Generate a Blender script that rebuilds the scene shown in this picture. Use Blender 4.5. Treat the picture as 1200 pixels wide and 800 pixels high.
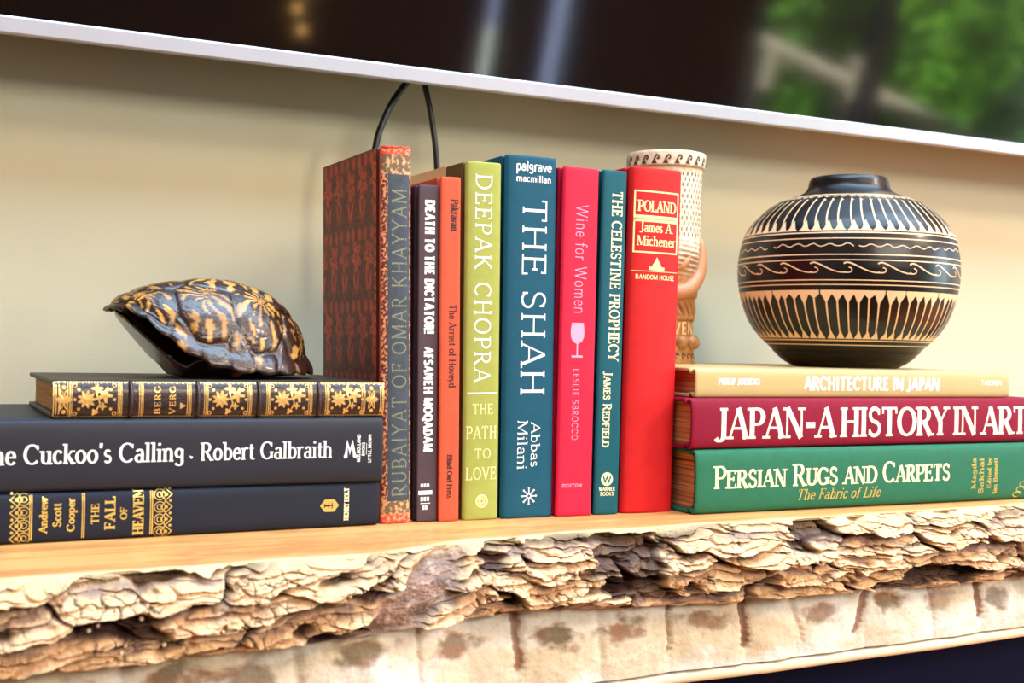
import bpy, math, random
import numpy as np
from mathutils import Matrix, Vector

for o in list(bpy.data.objects):
    bpy.data.objects.remove(o)
SC = bpy.context.scene
COL = SC.collection
PI = math.pi
R_ = math.radians

# ------------------------------------------------------------------ camera
CAM = np.array([-0.26988, -0.72218, 0.11493])
TH, RO, FPX = R_(26.3), 0.022, 1457.0
Fv = np.array([math.sin(TH), math.cos(TH), 0.0])
Rh = np.array([math.cos(TH), -math.sin(TH), 0.0])
Zu = np.array([0, 0, 1.0])
Rv = math.cos(RO) * Rh + math.sin(RO) * Zu
Uv = math.cos(RO) * Zu - math.sin(RO) * Rh
cd = bpy.data.cameras.new('camera')
cam = bpy.data.objects.new('camera', cd)
COL.objects.link(cam)
cam.matrix_world = Matrix(((Rv[0], Uv[0], -Fv[0], CAM[0]), (Rv[1], Uv[1], -Fv[1], CAM[1]),
                           (Rv[2], Uv[2], -Fv[2], CAM[2]), (0, 0, 0, 1)))
cd.sensor_width = 36.0
cd.lens = 36.0 * FPX / 1200.0
cd.clip_start = 0.02
cd.dof.use_dof = True
cd.dof.focus_distance = 0.83
cd.dof.aperture_fstop = 11.0
SC.camera = cam

# ------------------------------------------------------------------ world
W = bpy.data.worlds.new('World')
SC.world = W
W.use_nodes = True
wn = W.node_tree
sky = wn.nodes.new('ShaderNodeTexSky')
sky.sky_type = 'NISHITA'
sky.sun_disc = False
sky.sun_elevation = R_(48)
sky.sun_rotation = R_(20)
wn.links.new(sky.outputs[0], wn.nodes['Background'].inputs[0])
wn.nodes['Background'].inputs[1].default_value = 0.25

def sun(name, direction, strength, color, angle):
    l = bpy.data.lights.new(name, 'SUN'); l.energy = strength; l.color = color; l.angle = R_(angle)
    o = bpy.data.objects.new(name, l); COL.objects.link(o)
    o.rotation_euler = Vector(direction).to_track_quat('-Z', 'Y').to_euler()
    return o
def area(name, loc, target, sx, sy, power, color):
    l = bpy.data.lights.new(name, 'AREA'); l.shape = 'RECTANGLE'; l.size = sx; l.size_y = sy
    l.energy = power; l.color = color
    o = bpy.data.objects.new(name, l); COL.objects.link(o); o.location = loc
    o.rotation_euler = (Vector(target) - Vector(loc)).to_track_quat('-Z', 'Y').to_euler()
    return o
# the sun comes over the roof from behind the wall and lights the garden only
sun('sun', (-0.15, -0.62, -0.75), 26.0, (1.0, 0.95, 0.85), 0.6)
area('warm_ceiling_lamp', (2.0, -1.45, 1.36), (0.2, 0.1, 0.1), 0.30, 0.26, 23, (1.0, 0.88, 0.72))
area('front_fill', (0.75, -2.9, 1.15), (0.3, 0.1, 0.1), 2.0, 0.6, 43, (1.0, 0.945, 0.86))  # added warm fill, high in the room; no window opens here
area('overhead_cool_fill', (0.6, -0.50, 1.46), (0.6, -0.40, 0.0), 2.4, 0.8, 58, (0.46, 0.74, 1.0))  # added cool fill for the wall gradient; the ceiling has no opening
area('side_window_daylight', (3.5, -1.25, 0.45), (0.3, 0.1, 0.05), 1.3, 1.2, 34, (0.55, 0.80, 1.0))

vs = SC.view_settings
vs.view_transform = 'Standard'
vs.look = 'None'
vs.gamma = 1
vs.use_curve_mapping = False
vs.exposure = 0.42
SC.cycles.use_denoising = True
SC.cycles.max_bounces = 6

# ------------------------------------------------------------------ helpers
def lin(c):
    return tuple((x / 12.92 if x <= 0.04045 else ((x + 0.055) / 1.055) ** 2.4) for x in [v / 255 for v in c])

MATS = {}
def mat(name, rgb, rough=0.6, var=0.0, vscale=60, vstretch=(1, 1, 1), rgb2=None, bump=0.0, bscale=900, bstretch=(1, 1, 1),
        metal=0.0, spec=0.5, attr=False, coat=0.0, sheen=0.0, detail=4, rvar=0.0):
    if name in MATS:
        return MATS[name]
    m = bpy.data.materials.new(name); m.use_nodes = True
    nt = m.node_tree; b = nt.nodes['Principled BSDF']
    b.inputs['Roughness'].default_value = rough
    b.inputs['Metallic'].default_value = metal
    b.inputs['Specular IOR Level'].default_value = spec
    b.inputs['Coat Weight'].default_value = coat
    b.inputs['Coat Roughness'].default_value = 0.12
    b.inputs['Sheen Weight'].default_value = sheen
    c1 = lin(rgb) + (1,)
    tc = nt.nodes.new('ShaderNodeTexCoord')
    def noise(scale, stretch, det):
        mp = nt.nodes.new('ShaderNodeMapping'); mp.inputs['Scale'].default_value = stretch
        nt.links.new(tc.outputs['Object'], mp.inputs['Vector'])
        n = nt.nodes.new('ShaderNodeTexNoise'); n.inputs['Scale'].default_value = scale
        n.inputs['Detail'].default_value = det; n.inputs['Roughness'].default_value = 0.6
        nt.links.new(mp.outputs[0], n.inputs['Vector'])
        return n
    src = None
    if attr:
        a = nt.nodes.new('ShaderNodeAttribute'); a.attribute_name = 'Col'; src = a.outputs['Color']
    if var > 0 or rgb2:
        n = noise(vscale, vstretch, detail)
        rp = nt.nodes.new('ShaderNodeValToRGB')
        rp.color_ramp.elements[0].position = 0.3; rp.color_ramp.elements[1].position = 0.7
        if attr:
            rp.color_ramp.elements[0].color = (1 - var,) * 3 + (1,); rp.color_ramp.elements[1].color = (1 + 0.0,) * 3 + (1,)
            mx = nt.nodes.new('ShaderNodeMix'); mx.data_type = 'RGBA'; mx.blend_type = 'MULTIPLY'
            mx.inputs['Factor'].default_value = 1.0
            nt.links.new(src, mx.inputs[6]); nt.links.new(rp.outputs[0], mx.inputs[7]); src = mx.outputs[2]
        else:
            c2 = (lin(rgb2) + (1,)) if rgb2 else tuple(x * (1 - var) for x in c1[:3]) + (1,)
            rp.color_ramp.elements[0].color = c2; rp.color_ramp.elements[1].color = c1
            src = rp.outputs[0]
        nt.links.new(n.outputs['Fac'], rp.inputs['Fac'])
    if src:
        nt.links.new(src, b.inputs['Base Color'])
    else:
        b.inputs['Base Color'].default_value = c1
    if bump > 0:
        n2 = noise(bscale, bstretch, 3)
        bp = nt.nodes.new('ShaderNodeBump'); bp.inputs['Strength'].default_value = bump
        bp.inputs['Distance'].default_value = 0.001
        nt.links.new(n2.outputs['Fac'], bp.inputs['Height']); nt.links.new(bp.outputs[0], b.inputs['Normal'])
    MATS[name] = m
    return m

def mesh_obj(name, verts, faces, m, parent=None, smooth=False, cols=None, mats=None, midx=None, sharp=None):
    me = bpy.data.meshes.new(name)
    me.from_pydata([tuple(map(float, v)) for v in verts], [], [tuple(map(int, f)) for f in faces])
    me.update()
    if cols is not None:
        ca = me.color_attributes.new('Col', 'FLOAT_COLOR', 'POINT')
        arr = np.ones((len(verts), 4), dtype=np.float32); arr[:, :3] = cols
        ca.data.foreach_set('color', arr.ravel())
    if mats:
        for q in mats: me.materials.append(q)
        me.polygons.foreach_set('material_index', midx)
    elif m: me.materials.append(m)
    if smooth:
        me.polygons.foreach_set('use_smooth', [True] * len(me.polygons))
        if sharp: me.set_sharp_from_angle(angle=R_(sharp))
    o = bpy.data.objects.new(name, me); COL.objects.link(o)
    if parent: o.parent = parent
    return o

def grid_faces(nu, nv, wrap_u=False):
    i = np.arange(nu if wrap_u else nu - 1)[:, None]; j = np.arange(nv - 1)[None, :]
    i2 = (i + 1) % nu
    a = i * nv + j; b = i2 * nv + j; c = i2 * nv + j + 1; d = i * nv + j + 1
    return np.stack([a, b, c, d], -1).reshape(-1, 4)

class MB:
    def __init__(s): s.v = []; s.f = []
    def add(s, vs_, fs):
        k = len(s.v); s.v += [tuple(v) for v in vs_]; s.f += [tuple(i + k for i in f) for f in fs]; return s
    def box(s, x0, y0, z0, x1, y1, z1, r=0.0):
        if r <= 0:
            v = [(x0, y0, z0), (x1, y0, z0), (x1, y1, z0), (x0, y1, z0), (x0, y0, z1), (x1, y0, z1), (x1, y1, z1), (x0, y1, z1)]
            return s.add(v, [(0, 3, 2, 1), (4, 5, 6, 7), (0, 1, 5, 4), (1, 2, 6, 5), (2, 3, 7, 6), (3, 0, 4, 7)])
        # chamfered box: 24 vertices
        X, Y, Z = (x0, x1), (y0, y1), (z0, z1); v = []; idx = {}
        for i in (0, 1):
            for j in (0, 1):
                for k in (0, 1):
                    sx, sy, sz = (1, -1)[i], (1, -1)[j], (1, -1)[k]
                    for ax in range(3):
                        p = [X[i] + sx * r, Y[j] + sy * r, Z[k] + sz * r]
                        p[ax] = (X[i], Y[j], Z[k])[ax]
                        idx[(i, j, k, ax)] = len(v); v.append(tuple(p))
        f = []
        for ax in range(3):
            o1, o2 = [q for q in range(3) if q != ax]
            for e in (0, 1):
                quad = []
                for (p, q) in ((0, 0), (1, 0), (1, 1), (0, 1)):
                    t = [0, 0, 0]; t[ax] = e; t[o1] = p; t[o2] = q
                    quad.append(idx[(t[0], t[1], t[2], ax)])
                f.append(tuple(quad))
            for p in (0, 1):
                for q in (0, 1):
                    t0 = [0, 0, 0]; t1 = [0, 0, 0]; t0[ax] = 0; t1[ax] = 1
                    t0[o1] = t1[o1] = p; t0[o2] = t1[o2] = q
                    f.append((idx[(*t0, o1)], idx[(*t1, o1)], idx[(*t1, o2)], idx[(*t0, o2)]))
        for i in (0, 1):
            for j in (0, 1):
                for k in (0, 1):
                    f.append((idx[(i, j, k, 0)], idx[(i, j, k, 1)], idx[(i, j, k, 2)]))
        return s.add(v, f)
    def tube(s, pts, rad, n=10, cap=True):
        pts = [np.array(p, float) for p in pts]; m = len(pts)
        rs = [rad] * m if np.isscalar(rad) else rad
        rings = []; ref = None
        for i in range(m):
            d = pts[min(i + 1, m - 1)] - pts[max(i - 1, 0)]; d = d / (np.linalg.norm(d) + 1e-12)
            if ref is None: ref = np.array([0, 0, 1.]) if abs(d[2]) < .9 else np.array([1., 0, 0])
            u = np.cross(ref, d); u /= np.linalg.norm(u) + 1e-12; w = np.cross(d, u); ref = w * 0 + np.cross(d, u)
            ref = w
            u2 = np.cross(w, d); u2 /= np.linalg.norm(u2)
            rings.append([pts[i] + rs[i] * (math.cos(a) * u2 + math.sin(a) * w) for a in np.linspace(0, 2 * PI, n, endpoint=False)])
        v = [p for r in rings for p in r]; f = []
        for i in range(m - 1):
            for j in range(n):
                f.append((i * n + j, i * n + (j + 1) % n, (i + 1) * n + (j + 1) % n, (i + 1) * n + j))
        if cap: f.append(tuple(range(n))[::-1]); f.append(tuple((m - 1) * n + j for j in range(n)))
        return s.add(v, f)
    def lathe(s, prof, n=48, c=(0, 0, 0), cap0=True, cap1=True):
        k = len(prof); v = []
        for i in range(n):
            a = 2 * PI * i / n
            for (r, z) in prof: v.append((c[0] + r * math.cos(a), c[1] + r * math.sin(a), c[2] + z))
        f = [((i % n) * k + j, ((i + 1) % n) * k + j, ((i + 1) % n) * k + j + 1, (i % n) * k + j + 1) for i in range(n) for j in range(k - 1)]
        if cap0: f.append(tuple(i * k for i in range(n))[::-1])
        if cap1: f.append(tuple(i * k + k - 1 for i in range(n)))
        return s.add(v, f)
    def out(s, name, m, parent=None, smooth=False, sharp=None):
        o = mesh_obj(name, s.v, s.f, m, parent, smooth, sharp=sharp)
        import bmesh
        b = bmesh.new(); b.from_mesh(o.data); bmesh.ops.recalc_face_normals(b, faces=b.faces); b.to_mesh(o.data); b.free()
        return o

def empty(name, loc, label, cat, group=None, rot=(0, 0, 0)):
    o = bpy.data.objects.new(name, None); COL.objects.link(o); o.location = loc; o.rotation_euler = rot
    o.empty_display_size = 0.02
    o['label'] = label; o['category'] = cat
    if group: o['group'] = group
    return o
def tag(o, label=None, cat=None, group=None, kind=None):
    for k, v in (('label', label), ('category', cat), ('group', group), ('kind', kind)):
        if v: o[k] = v
    return o

# numpy gradient noise
_rng = np.random.RandomState(7)
_perm = np.concatenate([_rng.permutation(512)] * 3)
_g = _rng.uniform(0, 2 * PI, 512); _gx, _gy = np.cos(_g), np.sin(_g)
def pnoise(x, y, seed=0):
    x = np.asarray(x, float) + seed * 17.31; y = np.asarray(y, float) + seed * 5.77
    xi, yi = np.floor(x).astype(int), np.floor(y).astype(int); xf, yf = x - xi, y - yi
    u, v = xf * xf * xf * (xf * (xf * 6 - 15) + 10), yf * yf * yf * (yf * (yf * 6 - 15) + 10)
    def gr(a, b, dx, dy):
        h = _perm[_perm[a & 511] + (b & 511)] ; return _gx[h] * dx + _gy[h] * dy
    n00 = gr(xi, yi, xf, yf); n10 = gr(xi + 1, yi, xf - 1, yf); n01 = gr(xi, yi + 1, xf, yf - 1); n11 = gr(xi + 1, yi + 1, xf - 1, yf - 1)
    return ((n00 * (1 - u) + n10 * u) * (1 - v) + (n01 * (1 - u) + n11 * u) * v) * 1.5
def fbm(x, y, o=4, seed=0, g=.5):
    s = 0; a = 1
    for i in range(o): s = s + a * pnoise(x * 2 ** i, y * 2 ** i, seed + i * 3); a *= g
    return s
def hashf(i, j, k):
    h = (i * 374761393 + j * 668265263 + k * 974634777) & 0xffffffff
    h = ((h ^ (h >> 13)) * 1274126177) & 0xffffffff
    return ((h ^ (h >> 16)) & 0xffff) / 65535.0
def voro(x, y, seed=0):
    """distance to nearest and second jittered point, nearest id hash, offset to nearest"""
    xi, yi = np.floor(x).astype(np.int64), np.floor(y).astype(np.int64)
    f1 = np.full(x.shape, 9.); f2 = np.full(x.shape, 9.); idh = np.zeros(x.shape); ox = np.zeros(x.shape); oy = np.zeros(x.shape)
    for a in (-1, 0, 1):
        for b in (-1, 0, 1):
            cx = xi + a; cy = yi + b
            px = cx + .1 + .8 * hashf(cx, cy, seed); py = cy + .1 + .8 * hashf(cx, cy, seed + 1)
            d = np.hypot(px - x, py - y); closer = d < f1
            f2 = np.where(closer, f1, np.minimum(f2, d)); f1 = np.where(closer, d, f1)
            idh = np.where(closer, hashf(cx, cy, seed + 2), idh); ox = np.where(closer, x - px, ox); oy = np.where(closer, y - py, oy)
    return f1, f2, idh, ox, oy
def sstep(a, b, x): t = np.clip((x - a) / (b - a), 0, 1); return t * t * (3 - 2 * t)

# ------------------------------------------------------------------ stroke lettering
def arc(cx, cy, rx, ry, a0, a1, n=None):
    n = n or max(5, int(abs(a1 - a0) / 16))
    return [(cx + rx * math.cos(R_(a)), cy + ry * math.sin(R_(a))) for a in np.linspace(a0, a1, n + 1)]
# glyph: width, strokes (weight, points), serifs (x, y)
G = {}
def gl(ch, w, st, se=()): G[ch] = (w, st, se)
gl('A', .80, [('h', [(.08, 0), (.40, 1)]), ('T', [(.41, 1), (.73, 0)]), ('h', [(.2, .33), (.62, .33)])], [(.08, 0), (.73, 0)])
gl('B', .70, [('T', [(.16, 0), (.16, 1)]), ('a', [(.16, 1), (.36, 1)] + arc(.36, .76, .21, .24, 90, -90) + [(.16, .52)]), ('a', [(.16, .52), (.38, .52)] + arc(.38, .26, .25, .26, 90, -90) + [(.16, 0)])], [(.12, 0), (.12, 1)])
gl('C', .78, [('a', arc(.42, .5, .35, .5, 42, 318)), ('h', [(.70, .97), (.70, .74)])], [])
gl('D', .84, [('T', [(.16, 0), (.16, 1)]), ('a', [(.16, 1), (.38, 1)] + arc(.38, .5, .38, .5, 90, -90) + [(.16, 0)])], [(.12, 0), (.12, 1)])
gl('E', .68, [('T', [(.16, 0), (.16, 1)]), ('h', [(.16, 1), (.58, 1), (.58, .80)]), ('h', [(.16, .52), (.48, .52)]), ('v', [(.48, .64), (.48, .40)]), ('h', [(.16, 0), (.62, 0), (.62, .22)])], [(.12, 0), (.12, 1)])
gl('F', .64, [('T', [(.16, 0), (.16, 1)]), ('h', [(.16, 1), (.58, 1), (.58, .80)]), ('h', [(.16, .52), (.46, .52)]), ('v', [(.46, .64), (.46, .40)])], [(.16, 0), (.12, 1)])
gl('G', .84, [('a', arc(.42, .5, .35, .5, 42, 325)), ('h', [(.70, .97), (.70, .74)]), ('T', [(.70, .06), (.70, .42)])], [(.70, .44)])
gl('H', .86, [('T', [(.16, 0), (.16, 1)]), ('T', [(.70, 0), (.70, 1)]), ('h', [(.16, .52), (.70, .52)])], [(.16, 0), (.16, 1), (.70, 0), (.70, 1)])
gl('I', .34, [('T', [(.17, 0), (.17, 1)])], [(.17, 0), (.17, 1)])
gl('J', .46, [('T', [(.30, 1), (.30, .10)]), ('a', arc(.14, .10, .16, .20, 0, -150))], [(.30, 1)])
gl('K', .80, [('T', [(.16, 0), (.16, 1)]), ('h', [(.66, 1), (.16, .40)]), ('T', [(.32, .60), (.70, 0)])], [(.16, 0), (.16, 1), (.66, 1), (.70, 0)])
gl('L', .64, [('T', [(.16, 0), (.16, 1)]), ('h', [(.16, 0), (.60, 0), (.60, .24)])], [(.12, 0), (.16, 1)])
gl('M', 1.0, [('h', [(.12, 0), (.15, 1)]), ('T', [(.17, 1), (.50, .04)]), ('h', [(.50, .04), (.83, 1)]), ('T', [(.85, 1), (.87, 0)])], [(.12, 0), (.12, 1), (.87, 0), (.87, 1)])
gl('N', .86, [('h', [(.13, 0), (.13, 1)]), ('T', [(.14, 1), (.72, 0)]), ('h', [(.73, 0), (.73, 1)])], [(.13, 0), (.10, 1), (.73, 1)])
gl('O', .86, [('a', arc(.43, .5, .36, .5, 0, 360, 22))])
gl('P', .66, [('T', [(.16, 0), (.16, 1)]), ('a', [(.16, 1), (.36, 1)] + arc(.36, .73, .24, .27, 90, -90) + [(.16, .46)])], [(.16, 0), (.12, 1)])
gl('Q', .86, [('a', arc(.43, .5, .36, .5, 0, 360, 22)), ('T', [(.44, .2), (.78, -.16)])])
gl('R', .76, [('T', [(.16, 0), (.16, 1)]), ('a', [(.16, 1), (.36, 1)] + arc(.36, .75, .22, .25, 90, -90) + [(.16, .50)]), ('T', [(.36, .5), (.68, 0)])], [(.16, 0), (.12, 1), (.70, 0)])
gl('S', .62, [('m', arc(.31, .76, .20, .24, 25, 240) + [(.31, .50)] + arc(.31, .25, .23, .25, 70, -150)), ('v', [(.50, .98), (.50, .76)]), ('v', [(.10, .02), (.10, .24)])])
gl('T', .74, [('T', [(.37, 0), (.37, 1)]), ('h', [(.07, .80), (.07, 1), (.67, 1), (.67, .80)])], [(.37, 0)])
gl('U', .82, [('T', [(.16, 1), (.16, .3)]), ('a', arc(.42, .3, .26, .3, 180, 360)), ('h', [(.68, .3), (.68, 1)])], [(.16, 1), (.68, 1)])
gl('V', .78, [('T', [(.08, 1), (.40, 0)]), ('h', [(.40, 0), (.70, 1)])], [(.08, 1), (.70, 1)])
gl('W', 1.1, [('T', [(.08, 1), (.34, 0)]), ('h', [(.34, 0), (.55, 1)]), ('T', [(.55, 1), (.79, 0)]), ('h', [(.79, 0), (1.02, 1)])], [(.08, 1), (.55, 1), (1.02, 1)])
gl('X', .78, [('T', [(.1, 1), (.68, 0)]), ('h', [(.66, 1), (.1, 0)])], [(.1, 1), (.68, 0), (.66, 1), (.1, 0)])
gl('Y', .76, [('T', [(.08, 1), (.38, .48)]), ('h', [(.68, 1), (.38, .48)]), ('T', [(.38, .5), (.38, 0)])], [(.08, 1), (.68, 1), (.38, 0)])
gl('a', .52, [('a', arc(.26, .47, .15, .19, 160, 0)), ('T', [(.41, .47), (.41, .02)]), ('a', arc(.24, .18, .17, .19, 0, 360, 14))], [(.44, 0)])
gl('b', .58, [('T', [(.13, 0), (.13, 1)]), ('a', arc(.30, .33, .20, .33, 150, -150))], [(.09, 1)])
gl('c', .48, [('a', arc(.27, .33, .20, .33, 40, 320))])
gl('d', .60, [('T', [(.46, 0), (.46, 1)]), ('a', arc(.28, .33, .20, .33, 30, 330))], [(.42, 1), (.50, 0)])
gl('e', .50, [('a', [(.08, .36), (.44, .36)] + arc(.27, .36, .18, .30, 0, 180) + arc(.28, .30, .20, .30, 180, 325))])
gl('f', .38, [('T', [(.18, 0), (.18, .82)]), ('a', arc(.30, .82, .12, .18, 180, 40)), ('h', [(.04, .64), (.34, .64)])], [(.18, 0)])
gl('g', .54, [('a', arc(.26, .42, .17, .24, 0, 360, 14)), ('a', [(.42, .64), (.42, .0)] + arc(.25, -.06, .18, .20, 10, -160))])
gl('h', .60, [('T', [(.13, 0), (.13, 1)]), ('a', arc(.30, .44, .17, .22, 165, 0)), ('T', [(.47, .44), (.47, 0)])], [(.13, 0), (.09, 1), (.47, 0)])
gl('i', .28, [('T', [(.14, 0), (.14, .66)]), ('T', [(.14, .84), (.14, .96)])], [(.14, 0), (.10, .66)])
gl('k', .58, [('T', [(.13, 0), (.13, 1)]), ('h', [(.46, .66), (.13, .28)]), ('T', [(.24, .40), (.50, 0)])], [(.13, 0), (.09, 1), (.50, 0), (.46, .66)])
gl('l', .28, [('T', [(.14, 0), (.14, 1)])], [(.14, 0), (.10, 1)])
gl('m', .88, [('T', [(.13, 0), (.13, .66)]), ('a', arc(.29, .44, .15, .22, 165, 0)), ('T', [(.44, .44), (.44, 0)]), ('a', arc(.60, .44, .15, .22, 165, 0)), ('T', [(.75, .44), (.75, 0)])], [(.13, 0), (.09, .66), (.44, 0), (.75, 0)])
gl('n', .60, [('T', [(.13, 0), (.13, .66)]), ('a', arc(.30, .44, .17, .22, 165, 0)), ('T', [(.47, .44), (.47, 0)])], [(.13, 0), (.09, .66), (.47, 0)])
gl('o', .56, [('a', arc(.28, .33, .21, .33, 0, 360, 16))])
gl('p', .58, [('T', [(.13, -.3), (.13, .66)]), ('a', arc(.30, .33, .20, .33, 150, -150))], [(.13, -.3), (.09, .66)])
gl('r', .42, [('T', [(.13, 0), (.13, .66)]), ('a', arc(.30, .46, .16, .20, 165, 50))], [(.13, 0), (.09, .66)])
gl('s', .42, [('m', arc(.21, .49, .13, .16, 30, 240) + arc(.21, .17, .15, .17, 60, -150))])
gl('t', .36, [('T', [(.17, .86), (.17, .12)]), ('a', arc(.27, .12, .10, .12, 180, 320)), ('h', [(.04, .64), (.32, .64)])])
gl('u', .60, [('T', [(.13, .66), (.13, .22)]), ('a', arc(.29, .22, .16, .22, 180, 350)), ('T', [(.46, .66), (.46, 0)])], [(.09, .66), (.42, .66), (.50, 0)])
gl('v', .54, [('T', [(.06, .66), (.28, 0)]), ('h', [(.28, 0), (.48, .66)])], [(.06, .66), (.48, .66)])
gl('w', .78, [('T', [(.06, .66), (.24, 0)]), ('h', [(.24, 0), (.39, .66)]), ('T', [(.39, .66), (.56, 0)]), ('h', [(.56, 0), (.72, .66)])], [(.06, .66), (.39, .66), (.72, .66)])
gl('y', .54, [('T', [(.06, .66), (.28, 0)]), ('h', [(.48, .66), (.28, 0), (.18, -.28), (.06, -.28)])], [(.06, .66), (.48, .66)])
gl('.', .24, [('T', [(.12, 0), (.12, .10)])]); gl(',', .24, [('T', [(.12, .08), (.08, -.14)])])
gl("'", .22, [('T', [(.13, 1), (.10, .76)])]); gl('!', .28, [('T', [(.14, 1), (.14, .28)]), ('T', [(.14, 0), (.14, .12)])])
gl('-', .50, [('T', [(.06, .42), (.44, .42)])]); gl(' ', .32, []); gl('|', .2, [('h', [(.1, 0), (.1, 1)])])

def ribbon(pts, wf):
    """flat band round a polyline; wf(angle) is its width"""
    P = [np.array(p, float) for p in pts]
    Q = [P[0]]
    for p in P[1:]:
        if np.linalg.norm(p - Q[-1]) > 1e-6: Q.append(p)
    P = Q; n = len(P); closed = n > 3 and np.linalg.norm(P[0] - P[-1]) < 1e-4
    L = []; Rr = []
    for i in range(n):
        if closed: d0 = P[i] - P[i - 1 if i > 0 else n - 2]; d1 = P[(i + 1) if i < n - 1 else 1] - P[i]
        else:
            d1 = P[min(i + 1, n - 1)] - P[min(i, n - 2)] if i < n - 1 else P[i] - P[i - 1]
            d0 = P[i] - P[i - 1] if i > 0 else d1
        d0 = d0 / np.linalg.norm(d0); d1 = d1 / np.linalg.norm(d1)
        t = d0 + d1
        if np.linalg.norm(t) < .2: t = d1
        t = t / np.linalg.norm(t); k = 1 / max(.55, abs(t @ d1))
        w = wf(math.atan2(t[1], t[0])) * .5 * k; nn = np.array([-t[1], t[0]])
        L.append(P[i] + nn * w); Rr.append(P[i] - nn * w)
    return [[Rr[i], Rr[i + 1], L[i + 1], L[i]] for i in range(n - 1)]

def text_polys(s, length, h, wt=.14, thin=.5, serif=.0, ls=.04, smallcaps=False, slant=0.0, gap=1.0):
    """quads in (along, up); fitted to the given length and cap height"""
    adv = []; x = 0
    for i, ch in enumerate(s):
        sc = 1.0
        if smallcaps and ch.islower(): ch = ch.upper(); sc = .80
        g = G.get(ch, G[' ']); adv.append((g, x, sc)); x += (g[0] * sc + ls) * (gap if ch == ' ' else 1)
    tot = x - ls - .12
    sx = length / (tot * h)
    T = wt; out = []
    def wfn(kind, sc):
        t_, h_ = T, T * thin
        if kind == 'T': return lambda a: t_
        if kind == 'h': return lambda a: h_
        if kind == 'v': return lambda a: h_ * 1.1
        if kind == 'm': return lambda a: (h_ * .55 + t_ * .45)
        return lambda a: h_ + (t_ - h_) * abs(math.sin(a)) ** 1.4
    for g, x0, sc in adv:
        tr = lambda p: np.array([((x0 - .06) + p[0] * sc + slant * p[1] * sc) * sx, p[1] * sc])
        for kind, pts in g[1]:
            if serif == 0 and kind == 'v': continue
            if serif == 0 and kind == 'h' and len(pts) > 2: 
                if abs(pts[0][0] - pts[1][0]) < 1e-6: pts = pts[1:]
                if len(pts) > 2 and abs(pts[-1][0] - pts[-2][0]) < 1e-6: pts = pts[:-1]
            q = [tr(p) for p in pts]
            # keep strokes inside cap height
            out += ribbon([(p[0], (p[1] - .5) * (1 - T * thin * .9) + .5 if kind != 'T' else p[1]) for p in q], wfn(kind, sc))
        if serif > 0:
            for (px, py) in g[2]:
                c = tr((px, py)); hw = T * .5 + serif; ht = max(T * thin, .05)
                y0 = c[1] if py <= .3 else c[1] - ht
                out.append([np.array([c[0] - hw, y0]), np.array([c[0] + hw, y0]), np.array([c[0] + hw * .97, y0 + ht]), np.array([c[0] - hw * .97, y0 + ht])])
    return [[(p[0] * h, p[1] * h) for p in q] for q in out]

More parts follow.
